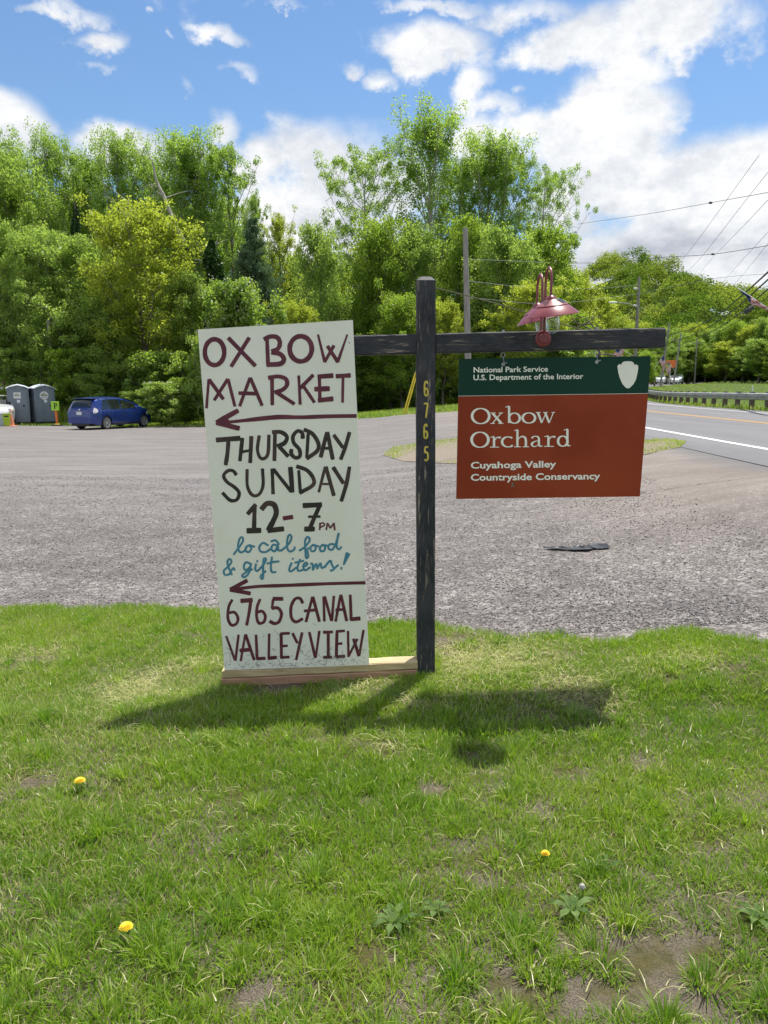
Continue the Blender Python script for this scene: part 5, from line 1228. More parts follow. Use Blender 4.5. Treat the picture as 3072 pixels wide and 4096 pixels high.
FT = [(1408, 800, 168, 40), (1436, 806, 172, 40), (1462, 798, 178, 44), (1484, 804, 180, 40), (1508, 796, 182, 46), (1530, 803, 180, 42), (1553, 795, 178, 46), (1578, 802, 174, 42), (1600, 796, 172, 46), (1624, 800, 168, 44), (1650, 794, 166, 48), (1685, 796, 162, 54), (1730, 794, 158, 60)]  # bushes added, mostly in dark leaf colour, to darken the tree feet
for i, (u, v, Y, w_) in enumerate(FT): grow('bush_a' if i % 2 else 'bush_b', u, v, Y, w_, rank(FT, FT[i])+' low bush from the left, added to darken the foot of the trees beyond the meadow', 'shrub', 'shrub', 'low bushes added to darken the foot of the far trees', leaf='leaf_dark' if i % 3 else 'leaf_bush')
def hill_forest():
    r = np.random.RandomState(77); Vs, Fs, Ts, n0 = [], [], [], 0; WV = Wood(); cnt = 0
    cand = []
    for y in np.arange(206, 395, 9.4):
        x0, x1 = -.10*y-10, .62*y+14
        for x in np.arange(x0, x1, 9.6): cand.append((x+r.randn()*2.2, y+r.randn()*2.2))
    for (x, y) in cand:
        z = float(hill_z(np.array(x), np.array(y))); R_ = 5.0+2.8*r.rand(); h = 10+6*r.rand(); N = 900
        cl_n = 26; d = r.randn(cl_n, 3); d /= np.linalg.norm(d, axis=1)[:, None]; d[:, 2] = np.abs(d[:, 2])*.95-.12; CCn = d*np.array([R_, R_, h*.45])*(.62+.42*r.rand(cl_n))[:, None]+np.array([x, y, z+h*.52])
        idx = r.randint(0, cl_n, N); g = r.randn(N, 3); g /= np.linalg.norm(g, axis=1)[:, None]; C_ = CCn[idx]+g*(r.rand(N)**.4)[:, None]*1.9
        base = r.rand(); base = base if r.rand() < .85 else 1.3
        tn = np.clip(.75*base+.2*r.rand(cl_n)[idx]+.15*r.rand(N)-.12, 0, 1)
        V, F_, t4 = leaves(C_, .52, r, 1.25, tone=tn); Vs.append(V); Fs.append(F_+n0); Ts.append(t4); n0 += len(V); cnt += 1
    print('hill trees', cnt)
    return mesh_np('hill_forest', np.concatenate(Vs), np.concatenate(Fs), M['leaf_forest'], attr={'tone': np.concatenate(Ts)})
tag(hill_forest(), 'dense spring green forest covering the hill', 'forest', kind='stuff')
# ------------------------------------------------------------------ poles, wires, flags, guardrail
def pole(u, vtop, Y, dia, label, lean=0.0, name='utility_pole', group=None, vbot=None, m='pole_wood'):
    p = at(u*V2S, vtop*V2S, Y); zb = float(H(p.x, Y))-.1; h = p.z-zb
    root = empty(name, (p.x+lean, Y, zb)); tag(root, label, 'utility pole', group)
    mb = MB(); mb.tube([(0, 0, 0), (-lean*.5, 0, h*.5), (-lean, 0, h)], [dia/2*1.15, dia/2, dia/2*.78], 10); mb.build('shaft', M[m], root, True)
    return root, h
near, nh = pole(1005, 492, 38.5, .30, 'bare grey timber utility pole rising behind the sign crossbeam', lean=.33)
pole(104, 690, 49.3, .26, 'weathered utility pole behind the portable toilets')
big, bh_ = pole(1381, 598, 72, .32, 'tall utility pole above the right end of the crossbeam')
def attach(root, name, mbf, m): mb = MB(); mbf(mb); return mb.build(name, m, root, True)
attach(big, 'lamp_arm', lambda mb: mb.tube([(0, -.1, 8.0), (-.9, -.1, 8.35), (-2.0, -.1, 8.45)], .035, 6), M['steel'])
attach(big, 'lamp_head', lambda mb: mb.box((-2.7, -.2, 8.36), (-1.95, .0, 8.52), bev=.04), M['white'])
attach(big, 'insulator', lambda mb: mb.box((-.5, -.1, bh_-1.1), (.1, .0, bh_-.95), bev=.03), M['white'])
attach(big, 'insulator', lambda mb: mb.box((-.45, -.1, bh_-2.6), (.1, .0, bh_-2.45), bev=.03), M['white'])
FAR = [(1446, 698, 128, 'first', 0.9), (1471, 720, 152, 'second', 0.9), (1488, 735, 185, 'third', .0), (1506, 729, 172, 'fourth', 0.0), (1520, 745, 200, 'fifth', .4), (1528, 738, 195, 'sixth', .5), (1557, 768, 215, 'seventh', 0), (1634, 775, 190, 'eighth', 0)]
fp = []
for (u, v, Y, nm, ln) in FAR: fp.append(pole(u, v, Y, .36, '%s distant utility pole along the road, counted from the left' % nm, lean=-ln))
for k, (rt, h) in enumerate(fp[:6]): attach(rt, 'crossarm', lambda mb: mb.box((-1.1, -.15, h-1.3), (1.1, -.02, h-1.15)), M['pole_wood'])
# big pole just outside the right of the frame that carries cables and the near flag
rp_ = empty('utility_pole', (16.6, 29.5, Hf(16.6, 29.5))); tag(rp_, 'roadside utility pole beside the guardrail at the right edge', 'utility pole')
attach(rp_, 'shaft', lambda mb: mb.tube([(0, 0, -.2), (0, 0, 11)], [.18, .13], 10), M['pole_wood'])

def wire(pts, label, r_, m='wire', sag=0.0, n=18, name='cable', group=None):
    P = [at(u*V2S, v*V2S, Y) for (u, v, Y) in pts]
    if len(P) == 2:
        a, b = P; P = [a.lerp(b, i/n)+Vector((0, 0, -sag*4*(i/n)*(1-i/n))) for i in range(n+1)]
    else:
        Q = catmull([(p.x, p.y, p.z) for p in P], 6); P = []
        for q in Q: P.append(Vector(q))
    mb = MB(); mb.tube(P, r_, 5); return tag(mb.build(name, M[m]), label, 'cable', group)
wire([(1700, 545, 28), (1659, 588, 32), (1566, 668, 55), (1500, 708, 85), (1446, 724, 128)], 'thickest black cable sweeping down to the first distant pole', .038)
wire([(1700, 565, 28), (1659, 604, 32), (1566, 684, 55), (1500, 722, 85), (1446, 741, 128)], 'second black cable below the thickest one', .034)
wire([(1700, 592, 28), (1659, 625, 32), (1566, 700, 55), (1500, 734, 85), (1448, 752, 120), (1400, 760, 140)], 'third black cable, lowest of the thick bundle', .03)
wire([(1700, 612, 28), (1659, 641, 32), (1600, 690, 45), (1540, 724, 65)], 'thin black cable under the thick bundle', .015)
# splice box on the second cable
sb = at(1618*V2S, 669*V2S, 40); mb = MB(); mb.box((-.28, -.09, -.1), (.28, .09, .1), bev=.05, M=Matrix.Translation(sb) @ Matrix.Rotation(math.radians(-38), 4, 'Y')); tag(mb.build('splice_box', M['dark_metal']), 'dark splice case hanging on the cables near the right edge', 'cable box')
for i, row_ in enumerate((((1640, 335, 34), (1470, 565, 60), (1383, 640, 71.5), 'leftmost of the thin steep wires in the sky at the right'), ((1659, 372, 34), (1486, 586, 60), (1383, 658, 71.5), 'second thin steep wire from the left in the sky at the right'), ((1659, 432, 34), (1508, 596, 90), (1447, 702, 128), 'third thin steep wire from the left in the sky at the right'), ((1680, 478, 34), (1560, 612, 90), (1472, 722, 152), 'fourth thin steep wire, just above the hill at the right'), ((1680, 500, 34), (1580, 620, 90), (1472, 730, 152), 'lowest thin steep wire at the right edge'))):
    wire(list(row_[:-1]), row_[-1], .010)
wire([(1248, 484, 60), (1400, 462, 46), (1535, 438, 38), (1680, 412, 30)], 'thin wire crossing the cloud, highest at the right edge', .011)
wire([(1235, 568, 62), (1330, 568, 55), (1420, 557, 48), (1540, 549, 42), (1680, 527, 34)], 'thin wire crossing in front of the hill top', .014)
wire([(1012, 643, 39), (1200, 655, 50), (1381, 634, 70), (1540, 602, 60), (1680, 590, 50)], 'pale wire from the bare pole to the tall pole, lower one', .012, 'wire_pale')
wire([(1010, 607, 39), (1150, 621, 50), (1290, 623, 60), (1381, 615, 71)], 'pale wire from the bare pole to the tall pole, upper one', .012, 'wire_pale')
wire([(1010, 560, 39), (1160, 566, 52), (1250, 570, 66)], 'short wire leaving the bare pole near its top', .012, 'wire_pale')
for (u, v, Y) in ((1535, 438, 38), (1540, 549, 42)):
    c = at(u*V2S, v*V2S, Y); mb = MB(); mb.box((-.08, -.04, -.05), (.08, .04, .05), bev=.02, M=Matrix.Translation(c)); tag(mb.build('wire_connector', M['dark_metal']), 'small dark connector on the upper thin wire' if v == 438 else 'small dark connector on the wire above the hill', 'wire connector')
# guy wires with yellow guards left of the post
for k, (a, b) in enumerate((((897, 806), (871, 892)), ((900, 810), (876, 894)))):
    p, q = at(a[0]*V2S, a[1]*V2S, 36.5), at(b[0]*V2S, b[1]*V2S, 36.0); q.z = Hf(q.x, q.y); d = (p-q)
    root = empty('guy_wire', q); tag(root, ('left' if k == 0 else 'right')+' one of the paired yellow guy wire guards beside the post', 'guy wire guard', None)
    attach(root, 'guard', lambda mb: mb.tube([(0, 0, 0), tuple(d)], .035, 6), M['yellow']); attach(root, 'steel_cable', lambda mb: mb.tube([tuple(d), tuple(d*2.6)], .01, 5), M['steel'])

# flags
def flag(u, v, Y, L, ang, yaw, label, hanging=0.5, u2=None):
    c = at(u*V2S, v*V2S, Y); root = empty('flag', c, rot=(0, 0, yaw)); tag(root, label, 'flag')
    dx, dz = math.cos(ang), math.sin(ang)
    attach(root, 'staff', lambda mb: mb.tube([(0, 0, 0), (dx*L*1.5, 0, dz*L*1.5)], .012*max(1, L), 6), M['white'])
    nr, nc = 13, 16; V = []; F0 = []; mi = []
    hx, hz = -.15, -1.0
    for r_ in range(nr+1):
        for c_ in range(nc+1):
            s = .15+c_/nc*.55*0+.0; a = c_/nc; b = r_/nr
            # hoist runs along the staff, the fly hangs down and folds
            px = dx*L*(1.45-b*.62)+a*L*.95*(hanging*.9)*math.copysign(1, dx); pz = dz*L*(1.45-b*.62)-a*L*.95*math.sqrt(max(.05, 1-(hanging*.9)**2))
            V.append((px, .09*L*math.sin(a*7+b*2)*(.3+a), pz+.03*L*math.sin(a*9)))
    for r_ in range(nr):
        for c_ in range(nc):
            i = r_*(nc+1)+c_; F0.append((i, i+1, i+nc+2, i+nc+1)); mi.append(2 if (r_ < 7 and c_ < 6) else (r_ % 2))
    mb = MB(); mb.add(V, F0); mb.mi = mi; mb.build('flag_cloth', [M['red'], M['cloth_white'], M['navy']], root, True)
flag(1413, 798, 118, 1.7, math.radians(60), 0, 'small red and white striped flag left of the first distant pole', .5)
flag(1460, 806, 150, 1.8, math.radians(125), 0, 'striped flag between the first and second distant poles', .4)
flag(1482, 812, 182, 2.0, math.radians(60), 0, 'striped flag just left of the third distant pole', .5)
flag(1497, 826, 180, 2.0, math.radians(120), 0, 'lowest small striped flag, between the third and fourth distant poles', .5)
flag(1370, 770, 72, 1.25, math.radians(150), 0, 'striped flag on a bracket of the tall utility pole', .5)
# the near flag: streaming down from a staff that slants up to the left
def near_flag():
    a = at(1594*V2S, 622*V2S, 29.5); b = at(1656*V2S, 664*V2S, 29.5); root = empty('flag', b); tag(root, 'large stars and stripes hanging from a slanting staff at the right edge', 'flag')
    d = a-b; attach(root, 'staff', lambda mb: mb.tube([tuple(d), tuple(-d*.55)], .02, 6), M['white'])
    pts = [at(u*V2S, v*V2S, 29.5)-b for u, v in ((1600, 628), (1612, 636), (1624, 643), (1636, 650), (1648, 658), (1657, 664))]
    low = [at(u*V2S, v*V2S, 29.5)-b for u, v in ((1601, 632), (1613, 642), (1624, 658), (1636, 661), (1648, 667), (1657, 672))]
    V = []; F0 = []; mi = []; nc = len(pts)*4; 
    up_ = catmull([(p.x, p.z, 0) for p in pts], 5); lo_ = catmull([(p.x, p.z, 0) for p in low], 5); nc = len(up_)
    for c_ in range(nc):
        for r_ in range(10):
            t = r_/9; V.append((up_[c_][0]*(1-t)+lo_[c_][0]*t, .06*math.sin(t*9+c_*.7), up_[c_][1]*(1-t)+lo_[c_][1]*t))
    for c_ in range(nc-1):
        for r_ in range(9):
            i = c_*10+r_; F0.append((i, i+1, i+11, i+10)); mi.append(2 if c_ < 9 else (0 if r_ % 2 == 0 else 1))
    mb = MB(); mb.add(V, F0); mb.mi = mi; mb.build('flag_cloth', [M['red'], M['cloth_white'], M['navy']], root, True)
near_flag()

# guardrail
def guardrail():
    root = empty('guardrail', (float(road_x(30))+5.3, 30, Hf(float(road_x(30))+5.3, 30))); tag(root, 'galvanised guardrail on timber posts along the far side of the road', 'guardrail')
    prof = [(0, .29), (-.02, .31), (-.075, .27), (-.08, .22), (-.02, .17), (-.015, .155), (-.02, .14), (-.08, .09), (-.075, .04), (-.02, 0), (0, .02)]
    ys = np.arange(8, 112, 1.0); V = []; k = len(prof)
    for y in ys:
        s = float(road_s(y)); n_ = math.sqrt(1+s*s); cx_ = float(road_x(y)); zb = float(road_z(y))
        for (a, b) in prof:
            off = 5.15+a; V.append((cx_+off/n_, y-off*s/n_, zb+.42+b))
    Fs = [(i*k+a, i*k+a+1, (i+1)*k+a+1, (i+1)*k+a) for i in range(len(ys)-1) for a in range(k-1)]
    o = wloc(mesh_np('rail', V, Fs, M['steel'], smooth=True), root)
    post_me = None; y = 9.0
    while y < 111:
        s = float(road_s(y)); n_ = math.sqrt(1+s*s); cx_ = float(road_x(y)); off = 5.28; X_, Y_ = cx_+off/n_, y-off*s/n_
        if post_me is None:
            mb = MB(); mb.box((-.10, -.09, -.9), (.10, .09, .79), bev=.012); po = mb.build('rail_post', M['post_brown']); post_me = po.data
        else: po = link('rail_post', post_me)
        po.parent = root; po.location = Vector((X_, Y_, float(road_z(y))))-Vector(root.location); po.rotation_euler = (0, 0, -math.atan(s)+.03*math.sin(y*7)); y += 1.905
M['post_brown'] = mat('brown_guardrail_timber', (.075, .055, .045), (.15, .115, .09), 6, .9, .006, 20, stretch=(3, 3, .5))
guardrail()
# white marker stake behind the rail, warning sign, sign panels, orange boards
mk = on_ground(3009, 1570); c = at(3009, 1565, 48); mb = MB(); zz = Hf(c.x, 48); mb.box((-.04, -.04, 0), (.04, .04, at(3009, 1543, 48).z-zz), bev=.008); o = mb.build('marker_stake', M['white'], loc=(c.x, 48, zz)); tag(o, 'short white marker stake in the meadow behind the guardrail', 'marker stake')
def panel_sign(u, v, Y, w_, h_, m, label, name, diamond=False, posts=1, extra=None):
    c = at(u*V2S, v*V2S, Y); zg = Hf(c.x, Y); root = empty(name, (c.x, Y, zg)); tag(root, label, 'road sign'); z = c.z-zg
    if diamond: attach(root, 'sign_panel', lambda mb: mb.prism([(-w_/2, z), (0, z-h_/2), (w_/2, z), (0, z+h_/2)], -.02, 0), m)
    else: attach(root, 'sign_panel', lambda mb: mb.box((-w_/2, -.03, z-h_/2), (w_/2, 0, z+h_/2), bev=.01), m)
    for x in ([0] if posts == 1 else [-w_*.4, w_*.4]): attach(root, 'sign_pole', lambda mb: mb.box((x-.05, .002, 0), (x+.05, .1, z+h_*.3)), M['steel'])
    if extra: extra(root, z)
def curve_arrow(root, z): 
    mb = MB(); mb.tube([(-.1, -.03, z-.3), (-.1, -.03, z), (.15, -.03, z+.2)], .05, 5); mb.build('arrow_symbol', M['black'], root)
panel_sign(1489, 811, 190, 1.25, 1.25, M['yellow'], 'yellow diamond warning sign by the distant bend of the road', 'warning_sign', True, extra=curve_arrow)
M['sign_green'] = mat('green_road_sign', (.30, .42, .36), (.42, .52, .47), 3, .5)
panel_sign(1481, 817, 196, 1.5, 1.5, M['sign_green'], 'pale green square road sign left of the yellow warning sign', 'road_sign', posts=2)
panel_sign(1496, 817, 196, 1.3, 1.4, M['sign_green'], 'pale green road sign right of the yellow warning sign', 'road_sign', posts=2)
panel_sign(1439, 786, 160, 2.0, 1.5, M['orange'], 'orange board at the distant bend, left one of two', 'orange_sign', posts=2)
panel_sign(1455, 786, 162, 1.3, 1.5, M['orange'], 'orange board at the distant bend, right one of two', 'orange_sign', posts=2)
# white rail fence at the foot of the far trees
a, b = at(1474*V2S, 826*V2S, 196), at(1518*V2S, 826*V2S, 205); root = empty('field_fence', (a.x, a.y, Hf(a.x, a.y))); tag(root, 'low white rail fence at the foot of the far trees', 'fence')
v3 = b-a; attach(root, 'rail', lambda mb: (mb.tube([(0, 0, 1.0), (v3.x, v3.y, 1.0)], .08, 4), mb.tube([(0, 0, .55), (v3.x, v3.y, .55)], .07, 4)), M['white'])
for i in range(9): attach(root, 'fence_post', lambda mb: mb.box((v3.x*i/8-.08, v3.y*i/8-.08, 0), (v3.x*i/8+.08, v3.y*i/8+.08, 1.15)), M['white'])
# red-brown mulch bank under the round bush
bk = [on_ground(u, v) for u, v in ((2590, 1530), (2605, 1520), (2650, 1522), (2700, 1535), (2690, 1542), (2600, 1542))]
mb = MB(); c = at(1415*V2S, 818*V2S, 195); mb.lathe([(4.4, 0), (3.8, .5), (2.6, 1.0), (1.2, 1.35), (.01, 1.45)], 20, 0, Matrix.Translation((c.x, 195, Hf(c.x, 195)-.1)) @ Matrix.Diagonal((1.3, .6, 1.6, 1))); M['mulch'] = mat('red_brown_mulch', (.12, .055, .035), (.2, .10, .07), 4, .95, .03, 12)
tag(mb.build('mulch_bank', M['mulch'], smooth=True), 'red brown mulch bank under the round bush', kind='structure')

# ------------------------------------------------------------------ cars
def make_car(name, paint, label, cat='car', suv=False, detail=True):
    root = empty(name); tag(root, label, cat)
    L = 4.62; WX = [.92, 3.70]; WR = .325
    tp = [(0, .60), (.02, .78), (.06, .95), (.12, 1.06), (.2, 1.20), (.30, 1.36), (.40, 1.49), (.55, 1.535), (.9, 1.565), (1.4, 1.58), (2.0, 1.572), (2.35, 1.545), (2.7, 1.47), (3.0, 1.37), (3.3, 1.24), (3.55, 1.12), (3.8, 1.05), (4.1, .985), (4.35, .89), (4.5, .77), (4.58, .64), (4.62, .5)]
    if suv: tp = [(x, z if z < .9 else .9+(z-.9)*1.22) for x, z in tp]
    TX, TZ = [p[0] for p in tp], [p[1] for p in tp]; ztop = lambda x: float(np.interp(x, TX, TZ))
    Wd = lambda x: float(np.interp(x, [0, .08, .25, .6, 1.2, 3.4, 3.9, 4.3, 4.5, 4.62], [.70, .80, .855, .88, .885, .885, .87, .80, .68, .50]))
    def hw(x, z):
        w = Wd(x); zt = ztop(x)
        if z < .35: w *= .955+.045*max(0, (z-.2)/.15)
        if z > .93: w -= (z-.93)*.34+.03
        elif z > .86: w -= (z-.86)/.07*.03
        if z > zt-.09: w -= .22*(1-max(0, zt-z)/.09)**2
        return max(w, .02)
    def zbot(x):
        z = .21+(.10*max(0, 1-x/.35))+(.06*max(0, 1-(L-x)/.4))
        for wx in WX:
            d = abs(x-wx)
            if d < .38: z = max(z, .30+math.sqrt(max(0, .38**2-d*d))*1.02)
        return min(z, ztop(x)-.04)
    xs_ = sorted(set([round(v, 3) for v in list(np.linspace(0, L, 70))+TX+[wx+.38*math.cos(a) for wx in WX for a in np.linspace(0, math.pi, 13)]]))
    rows = []; 
    for x in xs_:
        zb, zt = zbot(x), ztop(x); zl = [zb+(zt-.0-zb)*t for t in (0, .06, .15, .3, .45, .58, .66, .76, .86, .93, .97, .99)]
        side = [(hw(x, z), z) for z in zl]; w1 = side[-1][0]; roof = [(w1*k, zt+.028*(1-k*k)) for k in (.75, .4, 0)]
        half = side+roof; full = [(y, z) for y, z in half]+[(-y, z) for y, z in half[-2::-1]]; rows.append([(x, y, z) for y, z in full])
    k = len(rows[0]); V = [p for r_ in rows for p in r_]; Fs = [(i*k+a, i*k+a+1, (i+1)*k+a+1, (i+1)*k+a) for i in range(len(rows)-1) for a in range(k-1)]
    Fs += [tuple(range(k)), tuple((len(rows)-1)*k+a for a in range(k))[::-1]]
    Fs += [(i*k, (i+1)*k, (i+1)*k+k-1, i*k+k-1) for i in range(len(rows)-1)]
    mb = MB(); mb.add(V, Fs); mb.build('body', paint, root, True)
    def side_patch(nm, xa, xb, zlo, zhi, sg, m, off=.006, n=10, nz=4, par=None, lab=None):
        V = []; 
        for i in range(n+1):
            x = xa+(xb-xa)*i/n; a, b = zlo(x), zhi(x)
            for j in range(nz+1):
                z = a+(b-a)*j/nz; V.append((x, sg*(hw(x, z)+off), z))
        q = nz+1; Fs = [(i*q+j, i*q+j+1, (i+1)*q+j+1, (i+1)*q+j) for i in range(n) for j in range(nz)]
        mb = MB(); mb.add(V, Fs); o = mb.build(nm, m, par or root, True); tag(o, lab); return o
    for sg in (-1, 1):
        hi = lambda x: max(1.0, min(ztop(x)-.115, .985+(x-.62)*1.5, 9)) ; lo = lambda x: .985+.0*x
        side_patch('quarter_window', .66, 1.02, lo, hi, sg, M['car_glass']); side_patch('side_window', 1.07, 2.0, lo, hi, sg, M['car_glass']); side_patch('side_window', 2.06, 3.12, lo, lambda x: max(.99, ztop(x)-.125), sg, M['car_glass'])
        for xd in (1.04, 2.03, 3.18): side_patch('door_seam', xd-.006, xd+.006, lambda x: .32 if xd > 1.1 else .78, lambda x: .97, sg, M['black'], .004, 1, 3)
        for xd in (1.22, 2.18): 
            mb = MB(); mb.box((xd, sg*.885-.015, .87), (xd+.17, sg*.885+.02, .90), bev=.008); mb.build('door_handle', paint, root)
        mb = MB(); mb.box((2.95, sg*.90-.02*sg if sg > 0 else -1.03, .97), (3.12, 1.03 if sg > 0 else sg*.90+.02, 1.10), bev=.03); mb.build('wing_mirror', paint, root)
        side_patch('tail_light', .075, .36, lambda x: .80+.10*max(0, (x-.2))/.2, lambda x: min(ztop(x)-.10, 1.12-.55*max(0, x-.14)), sg, M['tail_clear'], .012, 6, 4)
        side_patch('headlight', 4.02, 4.42, lambda x: .74, lambda x: min(.90, ztop(x)-.03), sg, M['head_lamp'], .012, 6, 3)
        side_patch('sill_strip', 1.32, 3.3, lambda x: .23, lambda x: .30, sg, M['black'], .006, 6, 1)
    # hatch glass, windscreen: patches along the centre profile
    def top_patch(nm, xa, xb, wy, m, off, n=8):
        V = []
        for i in range(n+1):
            x = xa+(xb-xa)*i/n; e = .01; nx_, nz_ = -(ztop(x+e)-ztop(x-e)), 2*e; l = math.hypot(nx_, nz_); nx_ /= l; nz_ /= l
            for j in range(7):
                f = -1+2*j/6; y = f*wy(x); zz = ztop(x)+.028*(1-f*f)-.0; V.append((x+nx_*off, y, zz+nz_*off))
        Fs = [(i*7+j, i*7+j+1, (i+1)*7+j+1, (i+1)*7+j) for i in range(n) for j in range(6)]; mb = MB(); mb.add(V, Fs); return mb.build(nm, m, root, True)
    top_patch('rear_window', .125, .385, lambda x: .60-.25*(x-.12), M['car_glass'], .012); top_patch('windscreen', 2.5, 3.56, lambda x: .60+.11*(x-2.5), M['car_glass'], .012)
    mb = MB(); mb.box((.28, -.62, 1.500 if not suv else 1.63), (.62, .62, 1.530 if not suv else 1.68), bev=.012); mb.build('spoiler', paint, root)
    mb = MB(); mb.box((-.018, -.16, .72), (.012, .16, .87), bev=.006, M=Matrix.Rotation(math.radians(0), 4, 'Y')); mb.build('number_plate', M['plate'], root)
    mb = MB(); mb.lathe([(.055, 0), (.05, .01), (.0001, .012)], 16, 0, Matrix.Translation((.022, 0, .965)) @ Matrix.Rotation(-math.pi/2, 4, 'Y') @ Matrix.Diagonal((.8, 1.2, 1, 1))); mb.build('badge', M['steel'], root)
    mb = MB(); mb.box((.005, -.6, .33), (.05, .6, .40), bev=.01); mb.build('bumper_grille', M['black'], root)
    mb = MB(); mb.box((.03, -.55, .18), (4.4, .55, .34)); mb.build('underbody', M['black'], root)
    for wx in WX:
        for sg in (-1, 1):
            cy_ = sg*.775; Rw = Matrix.Translation((wx, cy_, WR)) @ Matrix.Rotation(-sg*math.pi/2, 4, 'X')
            mb = MB(); mb.lathe([(.21, .085), (.235, .105), (.30, .108), (.318, .09), (.325, .06), (.325, -.06), (.318, -.09), (.24, -.1), (.2, -.08)], 28, 0, Rw); w_ = mb.build('wheel', M['rubber'], root, True)
            mb = MB(); mb.lathe([(.232, .098), (.222, .104), (.205, .092), (.2, .05)], 28, 0, Rw); mb.lathe([(.05, .09), (.045, .1), (.0001, .102)], 14, 0, Rw)
            for s_ in range(10):
                t = 2*math.pi*s_/10; R2 = Rw @ Matrix.Rotation(t, 4, 'Z'); mb.box((.035, -.014, .075), (.215, .014, .096), M=R2)
            mb.build('rim', M['alloy'], w_, True); mb = MB(); mb.lathe([(.205, .05), (.0001, .05)], 20, 0, Rw); mb.build('brake_disc', M['dark_metal'], w_)
    return root
def paintmat(nm, a, b): return mat(nm, a, b, 1.5, .28, coat=.8, metal=.25, spec=.5)
M['car_blue'] = paintmat('blue_car_paint', (.006, .026, .17), (.008, .034, .21)); M['car_white'] = paintmat('white_car_paint', (.62, .63, .64), (.70, .71, .72)); M['car_silver'] = paintmat('silver_blue_car_paint', (.35, .42, .50), (.42, .48, .55))
M['car_glass'] = mat('tinted_car_glass', (.010, .014, .013), (.018, .024, .022), 3, .06, spec=.8); M['tail_clear'] = mat('clear_tail_light', (.52, .50, .50), (.7, .68, .68), 20, .15); M['tail_red'] = mat('red_tail_lens', (.45, .02, .02), rough=.15)
M['head_lamp'] = mat('headlight_lens', (.6, .5, .38), (.75, .68, .55), 14, .12); M['plate'] = mat('number_plate', (.6, .6, .6), (.75, .75, .74), 14, .4); M['alloy'] = mat('alloy_wheel', (.5, .51, .53), (.62, .63, .65), 4, .35, metal=.7)
car = make_car('parked_car', M['car_blue'], 'dark blue hatchback wagon parked by the portable toilets, seen from behind', 'car')
rw = on_ground(425.5, 1718); hd = math.atan2(2.55, 1.04)
ca, sa = math.cos(hd), math.sin(hd); ox = .92*ca-(-.80)*sa; oy = .92*sa+(-.80)*ca
car.location = (rw.x-ox, rw.y-oy, rw.z+.01); car.rotation_euler = (0, 0, hd)
def recolour(root, paint):
    for ch in root.children:
        if ch.data and ch.data.materials and ch.data.materials[0] and ch.data.materials[0].name == 'blue_car_paint':
            ch.material_slots[0].link = 'OBJECT'; ch.material_slots[0].material = paint
def far_car(u, v, Y, yaw, paint, label, sz=1.0):
    c = copy_tree(car); p = at(u*V2S, v*V2S, Y); c.location = (p.x, p.y, p.z); c.rotation_euler = (0, 0, yaw); c.scale = (1, 1, sz); recolour(c, paint); tag(c, label, 'car', None); return c
for (u, v, Y, yaw, pt_, lb, sz) in ((1428, 829.5, 150, -1.95, M['car_white'], 'white car facing us at the distant bend, leftmost of the three', 1.12), (1450, 829, 158, -1.75, M['car_white'], 'white car in the middle of the three at the distant bend', 1.0), (1467, 827.5, 168, -2.0, M['car_silver'], 'silver blue car behind the white ones at the distant bend', 1.15)):
    c = far_car(u, v, Y, yaw, pt_, lb, sz); c.location.z = max(c.location.z, 0)

# gravel shoulder under the far cars
cc = at(1448*V2S, 830*V2S, 158)
# partly hidden white vehicle at the left edge
lv = far_car(3, 918, 46.5, -1.15, M['car_white'], 'white vehicle with dark windscreen, half hidden by the left portable toilet', 1.05); lv.location.z = Hf(lv.location.x, lv.location.y)

